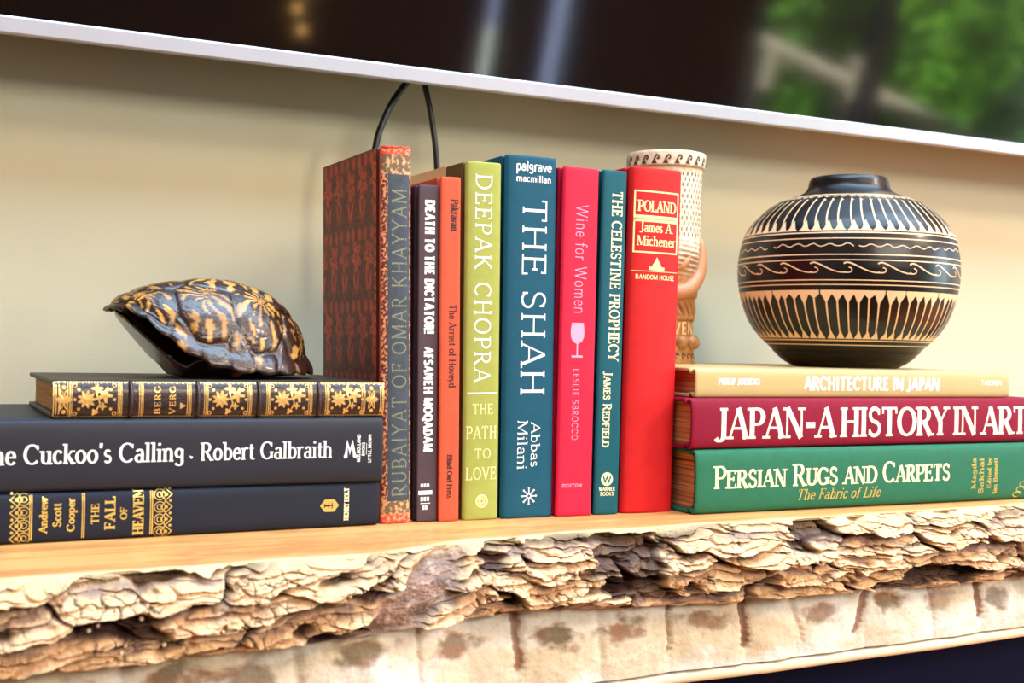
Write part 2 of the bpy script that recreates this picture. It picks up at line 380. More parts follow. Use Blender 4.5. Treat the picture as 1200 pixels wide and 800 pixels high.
# ------------------------------------------------------------------ books
class Book:
    def __init__(s, name, label, lying, xc, y, z0, T, L, rot, Wd, spine_m, board_m, page_m, bulge=.003, n=4.0, group=None,
                 label_parts=None, joint=.0022, board_t=.0026, ragged=0.0, band=None, hb=None):
        s.T, s.L, s.lying, s.b, s.n = T, L, lying, bulge, n
        s.root = empty(name, (xc, y, z0), label, 'book', group, (0, 0, rot) if lying else (0, rot, 0))
        l0, l1 = (-L / 2, L / 2) if lying else (0, L)
        s.l0, s.l1 = l0, l1
        # spine shell
        na = 25; A = np.linspace(-1, 1, na); A = np.sign(A) * np.abs(A) ** .8
        prof = [(a * T / 2, s.sy(a * T / 2)) for a in A]
        yb = bulge
        left = [(-T / 2 + joint * .9, yb + .0052), (-T / 2 + joint, yb + .0036), (-T / 2 + joint * .5, yb + .0016)]
        prof = left + prof + [(-p[0], p[1]) for p in left[::-1]]
        nrm = []
        for i in range(len(prof)):
            d = np.array(prof[min(i + 1, len(prof) - 1)]) - np.array(prof[max(i - 1, 0)]); d = d / np.linalg.norm(d)
            nrm.append((-d[1], d[0]))
        th = .0016
        ls_ = [l0, l0 + .0004, l0 + .0014] + list(np.linspace(l0 + .004, l1 - .004, 40)) + [l1 - .0014, l1 - .0004, l1]
        sh = [.0007, .0002, 0] + [0] * 40 + [0, .0002, .0007]
        V = []; rs = np.random.RandomState(int(abs(xc) * 1e5) % 9999)
        for l, q in zip(ls_, sh):
            for (p, nn) in zip(prof, nrm):
                dl = 0
                V.append(s.w(p[0] + nn[0] * q, p[1] + abs(nn[1]) * q, l))
            for (p, nn) in reversed(list(zip(prof, nrm))):
                V.append(s.w(p[0] + nn[0] * th, p[1] + nn[1] * th, l))
        k = 2 * len(prof); F = []
        for i in range(len(ls_) - 1):
            for j in range(k):
                F.append((i * k + j, i * k + (j + 1) % k, (i + 1) * k + (j + 1) % k, (i + 1) * k + j))
        half = len(prof)
        for base in (0, (len(ls_) - 1) * k):
            for j in range(half - 1): F.append((base + j, base + j + 1, base + k - 2 - j, base + k - 1 - j))
        m = MB(); m.add(V, F); s.spine = m.out('spine', spine_m, s.root, smooth=True, sharp=50)
        # boards
        bt = board_t
        for nm, sg in (('back_board', -1), ('front_board', 1)):
            a0, a1 = sorted((sg * T / 2, sg * (T / 2 - bt)))
            m = MB(); m.box(a0, yb + .0055, l0, a1, Wd, l1, .0006); m.v = [s.w(*v) for v in m.v]
            bm_ = board_m if not isinstance(board_m, tuple) else board_m[0 if sg < 0 else 1]
            o = m.out(nm, bm_, s.root)
            setattr(s, nm, o)
        # page block, rounded at the back, thin sheets at its ends
        ph = T / 2 - bt - .0002; e = .0034
        pp = [(a, yb + .0028 + .6 * (s.sy(a * (T / 2) / ph) * 1.0)) for a in np.linspace(-ph, ph, 15)]
        pp += [(ph, Wd - .004), (0, Wd - .006), (-ph, Wd - .004)]
        m = MB(); k = len(pp)
        m.add([s.w(a, y_, l) for l in (l0 + e, l1 - e) for (a, y_) in pp], [tuple(range(k)), tuple(range(2 * k - 1, k - 1, -1))] + [(j, (j + 1) % k, k + (j + 1) % k, k + j) for j in range(k)])
        s.pages = m.out('page_block', page_m, s.root)
        if hb:
            for l in (l0 + e - .0006, l1 - e + .0006):
                m = MB(); m.tube([s.w(a, yb + .0024 + .6 * s.sy(a * (T / 2) / ph), l) for a in np.linspace(-ph * .95, ph * .95, 9)], .0009, 6)
                m.out('headband', hb, s.root, True)
    def sy(s, a):
        t = min(1.0, abs(2 * a / s.T)); return s.b * (1 - (1 - t ** s.n) ** (1 / s.n)) if t < 1 else s.b
    def w(s, a, y, l):
        return (l, y, a + s.T / 2) if s.lying else (a, y, l)
    def print(s, name, polys, m, off=.00014, label=None, sub=.0022, parent=None):
        V = []; F = []
        for q in polys:
            n = len(q)
            if n == 4:
                # subdivide along the longer side so the print follows the spine
                q = [np.array(p, float) for p in q]
                la = max(np.linalg.norm(q[1] - q[0]), np.linalg.norm(q[2] - q[3])); lb = max(np.linalg.norm(q[3] - q[0]), np.linalg.norm(q[2] - q[1]))
                na = max(1, int(la / sub)); nb = max(1, int(lb / sub)); k = len(V)
                for i in range(na + 1):
                    for j in range(nb + 1):
                        u, v = i / na, j / nb
                        p = (q[0] * (1 - u) + q[1] * u) * (1 - v) + (q[3] * (1 - u) + q[2] * u) * v
                        V.append(s.w(p[0], s.sy(p[0]) - off, p[1]))
                for i in range(na):
                    for j in range(nb):
                        F.append((k + i * (nb + 1) + j, k + (i + 1) * (nb + 1) + j, k + (i + 1) * (nb + 1) + j + 1, k + i * (nb + 1) + j + 1))
            else:
                k = len(V)
                for p in q: V.append(s.w(p[0], s.sy(p[0]) - off, p[1]))
                F.append(tuple(range(k, k + n)))
        o = mesh_obj(name, V, F, m, parent or s.root)
        if label: o['label'] = label
        return o
    def text(s, name, st, d, rect, m, **kw):
        a0, l0, a1, l1 = rect
        if s.lying:
            if d == 'r': f = lambda x, y: (a0 + y, l0 + x); L, H = l1 - l0, a1 - a0
            else: f = lambda x, y: (a0 + x, l1 - y); L, H = a1 - a0, l1 - l0
        else:
            if d == 'r': f = lambda x, y: (a0 + x, l0 + y); L, H = a1 - a0, l1 - l0
            elif d == 'd': f = lambda x, y: (a0 + y, l1 - x); L, H = l1 - l0, a1 - a0
            else: f = lambda x, y: (a1 - y, l0 + x); L, H = l1 - l0, a1 - a0
        P = text_polys(st, L, H, **kw)
        return s.print(name, [[f(*p) for p in q] for q in P], m)

def circ(c, r, n=20, asp=1.0): return [(c[0] + r * math.cos(2 * PI * i / n), c[1] + asp * r * math.sin(2 * PI * i / n)) for i in range(n)]
def rect(a0, l0, a1, l1): return [(a0, l0), (a1, l0), (a1, l1), (a0, l1)]
def frame_polys(a0, l0, a1, l1, t):
    return [rect(a0, l0, a0 + t, l1), rect(a1 - t, l0, a1, l1), rect(a0, l0, a1, l0 + t), rect(a0, l1 - t, a1, l1)]
def ring_polys(c, r, t, n=24): return ribbon([(c[0] + r * math.cos(2 * PI * i / n), c[1] + r * math.sin(2 * PI * i / n)) for i in range(n + 1)], lambda a: t)

def cloth(name, rgb, rough=.6, var=.12, **k):
    k.setdefault('spec', .16)
    return mat(name, rgb, rough, var=var, vscale=120, bump=.35, bscale=2600, **k)
def page_mat(name, c1, c2, lying):
    st = (.15, .15, 14) if lying else (14, .15, .15)
    return mat(name, c1, .8, rgb2=c2, vscale=55, vstretch=st, bump=.8, bscale=60, bstretch=st, detail=6)
PG_CREAM = page_mat('pages_cream', (228, 205, 165), (170, 130, 85), False)
PG_TAN = page_mat('pages_tan', (214, 138, 78), (120, 58, 26), True)
PG_DEEP = page_mat('pages_deep', (222, 150, 92), (86, 36, 14), True)
PG_OLD = page_mat('pages_old', (226, 176, 118), (190, 138, 84), True)
WHITE = mat('print_white', (246, 246, 244), .55)
GOLD = mat('print_gold', (240, 205, 110), .32, metal=.55, var=.25, vscale=900)
GOLDF = mat('print_faint_gold', (132, 134, 106), .5, var=.35, vscale=700)
PALEG = mat('print_pale_gold', (250, 240, 190), .45, metal=.1)
BLACKP = mat('print_black', (34, 16, 16), .6)
PINK = mat('print_pink', (247, 160, 190), .5)
CREAMP = mat('print_cream', (250, 228, 160), .5)

# ================================================================== SETTING
M_WALL = mat('wall_paint', (202, 196, 168), .85, var=.03, vscale=6, bump=.12, bscale=500)
M_DARKWALL = mat('navy_panel', (16, 22, 52), .9, spec=.08, var=.15, vscale=10)
M_ROOM = mat('dark_room_wall', (70, 46, 32), .8, var=.1, vscale=3)
M_WHITEP = mat('white_paint', (228, 230, 228), .5)
def sbox(name, b, m, r=0.0):
    mb = MB(); mb.box(*b, r); o = mb.out(name, m); o['kind'] = 'structure'; return o
WALL_Y = 0.262
sbox('wall_back', (-2.6, WALL_Y, -.1022, 1.16, WALL_Y + .12, 1.5), M_WALL)
sbox('trim_1', (1.16, WALL_Y - .02, -1.3, 1.25, WALL_Y + .12, 1.5), M_WHITEP, .003)
sbox('wall_lower', (-2.6, .02, -1.3, 1.16, WALL_Y + .12, -.1024), M_DARKWALL)
sbox('floor', (-2.6, -3.5, -1.36, 6.6, WALL_Y + .12, -1.3), mat('floor_oak', (168, 104, 52), .5, var=.3, vscale=5, vstretch=(.3, 3, 1)))
sbox('ceiling', (-2.6, -3.5, 1.5, 6.6, WALL_Y + .12, 1.6), mat('ceiling_paint', (236, 190, 108), .9, var=.02))
sbox('wall_left', (-2.72, -3.5, -1.3, -2.6, WALL_Y + .12, 1.5), M_WALL)
# the side of the room the screen reflects: dark wall, a narrow sidelight and a wide window
mb = MB()
for a, b in ((-2.6, 1.70), (1.80, 1.98), (2.12, 2.92)): mb.box(a, -3.45, -1.3, b, -3.35, 1.5)
mb.box(1.70, -3.45, .9, 2.12, -3.35, 1.5); mb.box(1.70, -3.45, -1.3, 2.12, -3.35, -1.0)
mb.box(2.92, -3.45, 1.1, 6.6, -3.35, 1.5); mb.box(2.92, -3.45, -1.3, 6.6, -3.35, -1.15)
o = mb.out('wall_front', M_ROOM); o['kind'] = 'structure'
w1 = mesh_obj('window_1', *(lambda m: (m.v, m.f))(MB().box(2.92, -3.42, -1.15, 2.99, -3.36, 1.1).box(3.60, -3.42, -1.15, 3.70, -3.36, 1.1).box(5.2, -3.42, -1.15, 5.3, -3.36, 1.1).box(2.92, -3.42, 1.04, 6.6, -3.36, 1.1).box(2.92, -3.42, -1.15, 6.6, -3.36, -1.09)), mat('window_frame_paint', (92, 86, 104), .5))
w1['kind'] = 'structure'
GLASS = bpy.data.materials.new('window_glass'); GLASS.use_nodes = True
nt = GLASS.node_tree; nt.nodes.clear()
om = nt.nodes.new('ShaderNodeOutputMaterial'); tr = nt.nodes.new('ShaderNodeBsdfTransparent'); gs = nt.nodes.new('ShaderNodeBsdfGlossy'); gs.inputs['Roughness'].default_value = .02
mx = nt.nodes.new('ShaderNodeMixShader'); mx.inputs[0].default_value = .06
tr.inputs[0].default_value = (.93, .97, .96, 1)
nt.links.new(tr.outputs[0], mx.inputs[1]); nt.links.new(gs.outputs[0], mx.inputs[2]); nt.links.new(mx.outputs[0], om.inputs[0])
for a, b in ((2.99, 3.60), (3.70, 5.2), (5.3, 6.6)):
    MB().box(a, -3.392, -1.09, b, -3.388, 1.04).out('pane', GLASS, w1)
w2 = MB().box(1.70, -3.42, -1.0, 1.72, -3.36, .9).box(2.10, -3.42, -1.0, 2.12, -3.36, .9).box(1.70, -3.42, .88, 2.12, -3.36, .9).box(1.70, -3.42, -1.0, 2.12, -3.36, -.98).out('window_2', MATS['window_frame_paint'])
w2['kind'] = 'structure'
MB().box(1.72, -3.392, -.98, 2.10, -3.388, .88).out('pane', GLASS, w2)
# garden outside
sbox('ground', (-8, -30, -2.3, 30, -3.5, -2.2), mat('lawn', (70, 110, 40), .9, var=.4, vscale=4))
def foliage(name, c, r, n, m, label, seed, trunk=True):
    root = empty(name, (c[0], c[1], -2.2), label, 'tree', 'garden trees mirrored in the screen')
    rs = np.random.RandomState(seed); V = []; F = []
    for i in range(n):
        d = rs.normal(size=3); d /= np.linalg.norm(d); rr = rs.uniform(.55, 1.05)
        lump = 1 + .25 * math.sin(d[0] * 5 + seed) * math.cos(d[2] * 6)
        p = np.array([d[0] * r[0], d[1] * r[1], d[2] * r[2]]) * rr * lump + np.array([0, 0, c[2] + 2.2])
        u = rs.normal(size=3); u /= np.linalg.norm(u); v = np.cross(u, rs.normal(size=3)); v /= np.linalg.norm(v)
        s = rs.uniform(.08, .17); k = len(V)
        V += [p - u * s, p + v * s * .5, p + u * s, p - v * s * .5]; F.append((k, k + 1, k + 2, k + 3))
    o = mesh_obj('foliage', V, F, m, root); o['kind'] = 'stuff'
    MB().tube([(0, 0, 0), (.05, 0, c[2] * .5 + 1.1), (0, 0, c[2] + 2.2)], [.16, .12, .05], 8).out('trunk', mat('tree_bark', (86, 64, 48), .9), root)
LF1 = mat('leaf_bright', (120, 190, 40), .6, var=.5, vscale=1.2); LF2 = mat('leaf_dark', (44, 96, 40), .6, var=.5, vscale=1.2); LF3 = mat('leaf_teal', (60, 120, 92), .6, var=.4, vscale=1.5)
for i, (c, r, m, lb) in enumerate([((5.0, -8.0, .2), (.60, .7, 1.9), LF3, 'blue-green tree mirrored beside the left post of the window'), ((6.4, -9.9, .5), (.9, .8, 2.2), LF1, 'bright green tree mirrored above the stair rail'),
        ((8.0, -8.0, .3), (.75, .8, 2.0), LF1, 'bright green tree mirrored right of the dark window post'), ((9.9, -9.9, .4), (.9, .8, 2.3), LF2, 'dark green tree mirrored in the top right of the screen'),
        ((11.6, -8.0, .3), (.75, .8, 2.4), LF1, 'green tree mirrored at the right edge of the screen'), ((6.6, -13.4, .6), (1.5, .9, 3.0), LF2, 'tall dark tree mirrored behind the bright green trees'), ((10.3, -13.4, .6), (1.5, .9, 3.0), LF1, 'tall green tree mirrored behind the right-hand trees'),
        ((14.2, -13.4, .6), (1.6, .9, 3.0), LF2, 'tall dark tree mirrored at the far right of the window view')]):
    foliage('garden_tree', c, r, 6500, m, lb, i + 3)
shed = empty('stand_in_shed', (3.2, -7.4, -2.2), 'added pale blue stand-in shed, gives the blue in the narrow strips of the screen', 'shed')  # invented building, added to bring blue into the screen's reflection
MB().box(-1.1, -.4, 0, 0.75, .4, 3.4).out('wall', mat('shed_tint', (150, 158, 205), .8, var=.1, vscale=4), shed)
MB().box(-1.2, -.5, 3.4, .85, .5, 3.5).out('roof', M_DARKWALL, shed)
MB().box(-.6, .4, .05, .2, .43, 2.0, .01).out('door', M_WHITEP, shed)
# stair rail outside
M_RAIL = mat('rail_wood', (196, 182, 160), .6, var=.2, vscale=8)
rail = empty('stair_railing', (5.0, -5.0, -2.2), 'pale wooden stair rail with post outside the window, seen in the screen', 'railing')
MB().tube([(-1.4, 0, 2.43), (2.2, 0, 1.62)], .055, 8).out('handrail', M_RAIL, rail)
MB().tube([(-1.4, 0, 1.65), (2.2, 0, .84)], .03, 8).out('bottom_rail', M_RAIL, rail)
for x in (-.75, -.1, .55, 1.2, 1.85):
    z = 2.43 - (x + 1.4) * .225
    MB().box(x - .05, -.05, 0, x + .05, .05, z + (.16 if abs(x + .1) < .01 else 0), .01).out('post', M_RAIL, rail)
# warm bulbs the screen mirrors at the upper left
lamp = empty('string_lights', (.95, -3.2, -.2), 'string of small warm bulbs mirrored faintly in the dark screen', 'lights')
MB().tube([(0, 0, 1.7), (0, 0, .3), (.01, 0, -.1)], .003, 6).out('wire', BLACKP, lamp)
BULB = bpy.data.materials.new('warm_bulb'); BULB.use_nodes = True
BULB.node_tree.nodes['Principled BSDF'].inputs['Emission Color'].default_value = (1, .55, .12, 1)
BULB.node_tree.nodes['Principled BSDF'].inputs['Emission Strength'].default_value = 6
for k in range(4):
    MB().lathe([(.001, -.02), (.012, -.012), (.016, 0), (.01, .014), (.002, .02)], 10, (.012 * (-1) ** k, 0, .2 + .07 * k)).out('bulb', BULB, lamp, True)

# ================================================================== MANTEL SHELF
def front_y(x):
    xs = [-.40, -.225, -.187, -.147, -.09, -.034, .0, .029, .087, .183, .25, .327, .41, .502, .8]
    ys = [-.104, -.1027, -.1027, -.1005, -.0975, -.093, -.082, -.0695, -.0645, -.0587, -.0595, -.0551, -.053, -.047, -.045]
    return np.interp(x, xs, ys)
def bark_bot(x): return np.interp(x, [-.4, -.05, .057, .12, .183, .33, .5, .8], [-.0434, -.0434, -.0427, -.0465, -.0495, -.0514, -.0551, -.056])
shelf = empty('mantel_shelf', (0, 0, 0), 'thick live-edge wooden shelf with rough pale bark along its front', 'shelf')
X0, X1 = -.34, .66
# top: planed wood
nx, ny = 300, 60
xs = np.linspace(X0, X1, nx); tt = np.linspace(0, 1, ny)
Xg = np.repeat(xs, ny); Tg = np.tile(tt, nx)
yf = front_y(Xg) + .0012 * fbm(Xg * 60, Xg * 0, 3, 5) - .0012
Yg = yf + (WALL_Y - .0005 - yf) * Tg ** 1.6
Zg = -.0009 * np.exp(-((Yg - yf) / .0022) ** 2) - .0002
gr = fbm(Xg * 5, Yg * 120, 4, 2); gr2 = fbm(Xg * 14, Yg * 420, 3, 9)
c1 = np.array(lin((232, 170, 104))); c2 = np.array(lin((206, 138, 76))); c3 = np.array(lin((250, 226, 178)))
k = sstep(-.6, .7, gr + .5 * gr2)[:, None]; cc = c2 * (1 - k) + c1 * k
e = np.exp(-((Yg - yf) / (.006 + .004 * pnoise(Xg * 20, Xg * 0, 4))) ** 2)[:, None] * .8; cc = cc * (1 - e) + c3 * e
M_PLANK = mat('planed_wood', (240, 190, 120), .42, attr=True, bump=.15, bscale=300, bstretch=(.1, 3, 1))
top = mesh_obj('plank_top', np.stack([Xg, Yg, Zg], 1), grid_faces(nx, ny), M_PLANK, shelf, True, cols=cc)
# bark front
nx, nt_ = 1500, 170
xs = np.linspace(X0, X1, nx); tt = np.linspace(0, 1, nt_)
Xg = np.repeat(xs, nt_); Tg = np.tile(tt, nx)
zb = bark_bot(Xg) - .0012 * fbm(Xg * 45, Xg * 0, 3, 11)
Z = zb * Tg
yf = front_y(Xg) + .0012 * fbm(Xg * 60, Xg * 0, 3, 5) - .0012
wx = Xg + .012 * fbm(Xg * 30, Z * 70, 3, 1); wz = Z + .0034 * fbm(Xg * 28, Z * 50, 4, 2)
sl = .10
u = wx; v = wz - sl * wx * np.where(wx < .06, 1, .1)
f1, f2, idh, ox, oy = voro(u * 12 + .3, v * 74, 11)
shing = np.clip(.5 - oy * 1.0, 0, 1)                 # plates stand out at their lower lip
edge = sstep(.0, .11, f2 - f1)
g1, g2, gid, gox, goy = voro(u * 36, v * 230, 31)
shing2 = np.clip(.5 - goy, 0, 1); edge2 = sstep(0, .15, g2 - g1)
q1, q2, qid, _, _ = voro((Xg + .002 * fbm(Xg * 200, Z * 200, 2, 8)) * 120, (Z + .002 * fbm(Xg * 200, Z * 200, 2, 9)) * 150, 57)
crack = (1 - sstep(.02, .11, q2 - q1)) * sstep(-.15, .15, pnoise(Xg * 30, Z * 60, 21)) * sstep(.30, .6, shing)
flat = np.exp(-(((Xg + .014) * .80 + (Z + .024) * .60) / .042) ** 2 - (((Z + .024) * .80 - (Xg + .014) * .60) / .0165) ** 2)
flat = sstep(.25, .6, flat + .08 * fbm(Xg * 80, Z * 80, 2, 3))
ridge = 1 - np.abs(pnoise(u * 22, v * 85, 14)) * 1.8
deep = sstep(.40, .66, pnoise(u * 13, v * 62, 41) + .45 * pnoise(u * 45, v * 130, 42) + .16)
amp = np.minimum(1, Tg / .06) * (1 - .75 * sstep(.93, 1, Tg))
D = (.0070 * (idh - .25) + .0115 * shing ** 1.4 * edge + .0014 * gid + .0026 * shing2 * edge2 + .0018 * ridge - .0030 * (1 - edge) - .0012 * (1 - edge2) - .003)
h1, h2, hid, hox, hoy = voro(u * 90, v * 420, 77)
D = D + .0008 * (hid - .5) + .0008 * np.clip(.5 - hoy, 0, 1) * sstep(0, .2, h2 - h1)
D = D - .0105 * deep
D = D * (1 - flat) + flat * (-.0025 + .0012 * fbm(Xg * 60 + Z * 40, Z * 160, 3, 15))
D = D - .0018 * crack * (1 - flat) + .00045 * fbm(Xg * 500, Z * 500, 3, 6)
bulge = .008 * np.sin(np.clip(Tg, 0, 1) * PI) + .003 * Tg
Y = yf - bulge - D * amp
Zd = Z - .0035 * (shing - .3) * edge * amp * (1 - flat)   # lips hang over the cracks below
Zd = np.where(Tg < .015, -.0008 * (Tg > 0), Zd)
hn = D / .0075
cream = np.array(lin((244, 204, 156))); tan = np.array(lin((212, 164, 116))); grey = np.array(lin((160, 132, 118))); dark = np.array(lin((62, 28, 16))); white = np.array(lin((254, 240, 216)))
mixn = .5 * fbm(Xg * 70, Z * 160, 4, 23)
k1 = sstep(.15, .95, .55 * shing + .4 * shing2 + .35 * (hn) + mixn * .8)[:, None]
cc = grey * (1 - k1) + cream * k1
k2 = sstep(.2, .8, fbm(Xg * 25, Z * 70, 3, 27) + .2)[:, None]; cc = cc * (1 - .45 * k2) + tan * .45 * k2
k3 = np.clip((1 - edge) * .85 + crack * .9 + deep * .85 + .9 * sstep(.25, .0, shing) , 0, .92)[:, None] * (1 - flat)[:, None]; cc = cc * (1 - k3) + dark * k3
fl = flat[:, None]; fc = grey * (1 - .45 * sstep(-.3, .7, fbm(Xg * 50, Z * 120, 4, 33))[:, None]) + white * .25 * sstep(.2, .8, fbm(Xg * 120, Z * 240, 3, 35))[:, None]
cc = cc * (1 - fl) + fc * fl
kt = (np.exp(-(Tg / .09) ** 2) * (.65 + .5 * pnoise(Xg * 18, Xg * 0, 51)))[:, None].clip(0, 1); cc = cc * (1 - kt) + np.array(lin((246, 214, 160))) * kt
M_BARK = mat('bark', (220, 180, 130), .8, attr=True, bump=.7, bscale=900, var=.22, vscale=700, detail=5)
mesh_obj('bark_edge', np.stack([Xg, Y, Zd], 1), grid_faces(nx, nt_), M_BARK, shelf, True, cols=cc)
# peeled lower face
nx, nt_ = 900, 90
xs = np.linspace(X0, X1, nx); tt = np.linspace(0, 1, nt_)
Xg = np.repeat(xs, nt_); Tg = np.tile(tt, nx)
zt = bark_bot(Xg) + .004; z_lo = -.0928
Z = zt + (z_lo - zt) * Tg
yf = front_y(Xg)
gou = [(-.235, .5, .0, .004), (-.17, .4, .1, .003), (-.08, .5, -.05, .003), (-.007, .5, .0, .002), (.063, 1, .0, .004), (.122, .4, .05, .003), (.175, .8, .1, .002), (.234, 1.2, .02, .0035), (.277, .5, -.25, .002), (.340, 1.2, .55, .004), (.405, .4, 0, .002), (.456, 1.2, .02, .004), (.53, .7, 0, .004), (.6, .8, .1, .004)]
blobs = [(-.20, -.060, .9), (-.144, -.055, .9), (-.107, -.058, .8), (-.045, -.056, .9), (.018, -.060, .9), (.092, -.063, 1.), (.140, -.062, .9), (.203, -.064, .85), (.299, -.066, .8), (.362, -.063, 1.), (.414, -.067, .6), (.474, -.069, .8), (.56, -.066, .8)]
Y = yf + .006 - .006 * sstep(0, .8, Tg) ; stain = np.zeros_like(Xg); st2 = np.zeros_like(Xg)
gx = sorted(g[0] for g in gou)
ph = np.interp(Xg, gx, np.arange(len(gx))); Y = Y - .0022 * np.abs(np.sin(PI * ph)) ** .7
for (x, s, sln, wd) in gou:
    dx = Xg - x - sln * (Z + .065) - .0012 * fbm(Z * 300, Xg * 0, 2, 3); g = np.exp(-(dx / wd) ** 2) * s * (1 - sstep(.70, .86, Tg)); Y = Y + .003 * g
    stain = np.maximum(stain, sstep(.45, .8, g + .3 * fbm(Xg * 150, Z * 90, 3, 13)) * s)
for (x, z, s) in blobs:
    d2 = ((Xg - x) / .019) ** 2 + ((Z - z) / .0090) ** 2
    st2 = np.maximum(st2, s * sstep(.30, .85, np.exp(-d2) + .36 * fbm(Xg * 70, Z * 110, 4, 17)))
Y = Y + .0008 * fbm(Xg * 60, Z * 60, 4, 19) + .0012 * st2
base = np.array(lin((236, 234, 226))); warm = np.array(lin((222, 208, 180))); brown = np.array(lin((136, 86, 44))); red = np.array(lin((140, 92, 66))); bark_shade = np.array(lin((170, 160, 120)))
k = sstep(-.4, .5, fbm(Xg * 14, Z * 30, 3, 40))[:, None]; cc = base * (1 - k) + warm * k
k = (.55 * sstep(.55, .0, Tg + .25 * fbm(Xg * 20, Z * 40, 3, 43)))[:, None]; cc = cc * (1 - k) + bark_shade * k  # olive tone near the top paints the bark's shadow into the wood colour
k = 1.0 * np.clip(st2, 0, 1)[:, None]; hv = sstep(-.4, .4, fbm(Xg * 25, Z * 60, 3, 49))[:, None]; cc = cc * (1 - k) + (brown * hv + np.array(lin((112, 96, 64))) * (1 - hv)) * k
k = .85 * np.clip(stain, 0, 1)[:, None]; cc = cc * (1 - k) + red * k
k = (sstep(.35, .6, fbm(Xg * 300, Z * 300, 3, 47)) * .14)[:, None]; cc = cc * (1 - k) + brown * k
M_PEEL = mat('peeled_wood', (220, 200, 170), .55, attr=True, bump=.4, bscale=500, var=.08, vscale=300)
mesh_obj('peeled_face', np.stack([Xg, Y, Z], 1), grid_faces(nx, nt_), M_PEEL, shelf, True, cols=cc)
# bottom lip
nx = 400; xs = np.linspace(X0, X1, nx); V = []
for x in xs:
    y = front_y(x); j = .0006 * float(pnoise(x * 150, 0, 3))
    for p in ((y + .012, -.0937), (y + .002 + j, -.0940 + j), (y - .0012, -.0950 + j), (y - .0016, -.0990), (y - .0004, -.1012), (y + .012, -.1018), (WALL_Y - .001, -.1018)): V.append((x, p[0], p[1]))
F = grid_faces(nx, 7)
mesh_obj('bottom_lip', V, F, mat('lip_wood', (244, 226, 196), .5, var=.15, vscale=60, vstretch=(.3, 1, 2)), shelf, True)
for x in (X0, X1): MB().box(x - .004 if x < 0 else x, float(front_y(x)) + .004, -.1015, x if x < 0 else x + .004, WALL_Y - .001, -.0006).out('end_grain', M_PLANK, shelf)
# resin beads on the bark at the lower left
mb = MB()
for (x, z, r) in [(-.187, -.0245, .0011), (-.183, -.0225, .0009), (-.127, -.0185, .0016), (-.163, -.021, .0012), (-.172, -.0365, .0010), (-.152, -.0345, .0012)]:
    mb.lathe([(r * math.cos(t), r * math.sin(t)) for t in np.linspace(-PI / 2 + .05, PI / 2 - .05, 7)], 10, (x, float(front_y(x)) - .0125, z))
mb.out('resin_drops', mat('resin', (236, 222, 196), .1, coat=1), shelf, True)['kind'] = 'stuff'

# ================================================================== TELEVISION
tv = empty('television', (.25, .180, .3147), 'large flat television with thin silver frame tilted on the wall above the books', 'television', rot=(R_(10), 0, 0))
M_SILV = mat('silver_frame', (206, 204, 212), .32, metal=.35, spec=.6, var=.05, vscale=30)
M_SCR = mat('dark_screen', (3, 3, 4), .06, spec=1.0)
M_SCR.node_tree.nodes['Principled BSDF'].inputs['IOR'].default_value = 1.62
M_BLK = mat('black_plastic', (18, 18, 20), .4)
TVX0, TVX1, TVH = -.82, .95, .98
MB().box(TVX0, .0, 0, TVX1, .028, .0118, .0012).out('bottom_bezel', M_SILV, tv)
MB().box(TVX0, .0, TVH - .012, TVX1, .028, TVH, .0012).out('top_bezel', M_SILV, tv)
MB().box(TVX0, .0, .0118, TVX0 + .012, .028, TVH - .012, .0008).out('side_bezel', M_SILV, tv)
MB().box(TVX1 - .012, .0, .0118, TVX1, .028, TVH - .012, .0008).out('side_bezel', M_SILV, tv)
MB().box(TVX0 + .012, .0015, .0118, TVX1 - .012, .006, TVH - .012).out('screen', M_SCR, tv)
MB().box(TVX0 + .01, .0285, .002, TVX1 - .01, .045, TVH - .01, .004).out('back_housing', M_BLK, tv)
# cables
def catmull(P, n=12):
    P = [np.array(p, float) for p in P]; P = [2 * P[0] - P[1]] + P + [2 * P[-1] - P[-2]]; o = []
    for i in range(1, len(P) - 2):
        for t in np.linspace(0, 1, n, endpoint=False):
            o.append(.5 * ((2 * P[i]) + (-P[i - 1] + P[i + 1]) * t + (2 * P[i - 1] - 5 * P[i] + 4 * P[i + 1] - P[i + 2]) * t * t + (-P[i - 1] + 3 * P[i] - 3 * P[i + 1] + P[i + 2]) * t ** 3))
    o.append(P[-2]); return o
tag(MB().tube(catmull([(.118, .232, .350), (.0975, .226, .3235), (.0856, .225, .3062), (.0773, .225, .2881), (.0725, .225, .2719), (.069, .226, .24), (.068, .228, .15), (.072, .228, .03), (.09, .236, .0035)]), .0028, 10).out('cable', M_BLK, None, True),
    'black cable curving down left from the television behind the patterned book', 'cable', 'black cables below the television')
tag(MB().tube(catmull([(.112, .238, .350), (.1135, .226, .3245), (.1202, .225, .2958), (.1257, .225, .2577), (.128, .226, .20), (.127, .228, .10), (.122, .228, .02), (.115, .236, .0035)]), .0024, 10).out('cable', M_BLK, None, True),
    'black cable hanging nearly straight behind the lime green book', 'cable', 'black cables below the television')

# ================================================================== BOOKS : upright row
GU = 'books standing upright in the middle of the shelf'
GL_ = 'books lying in the left pile'; GR_ = 'books lying in the right pile'
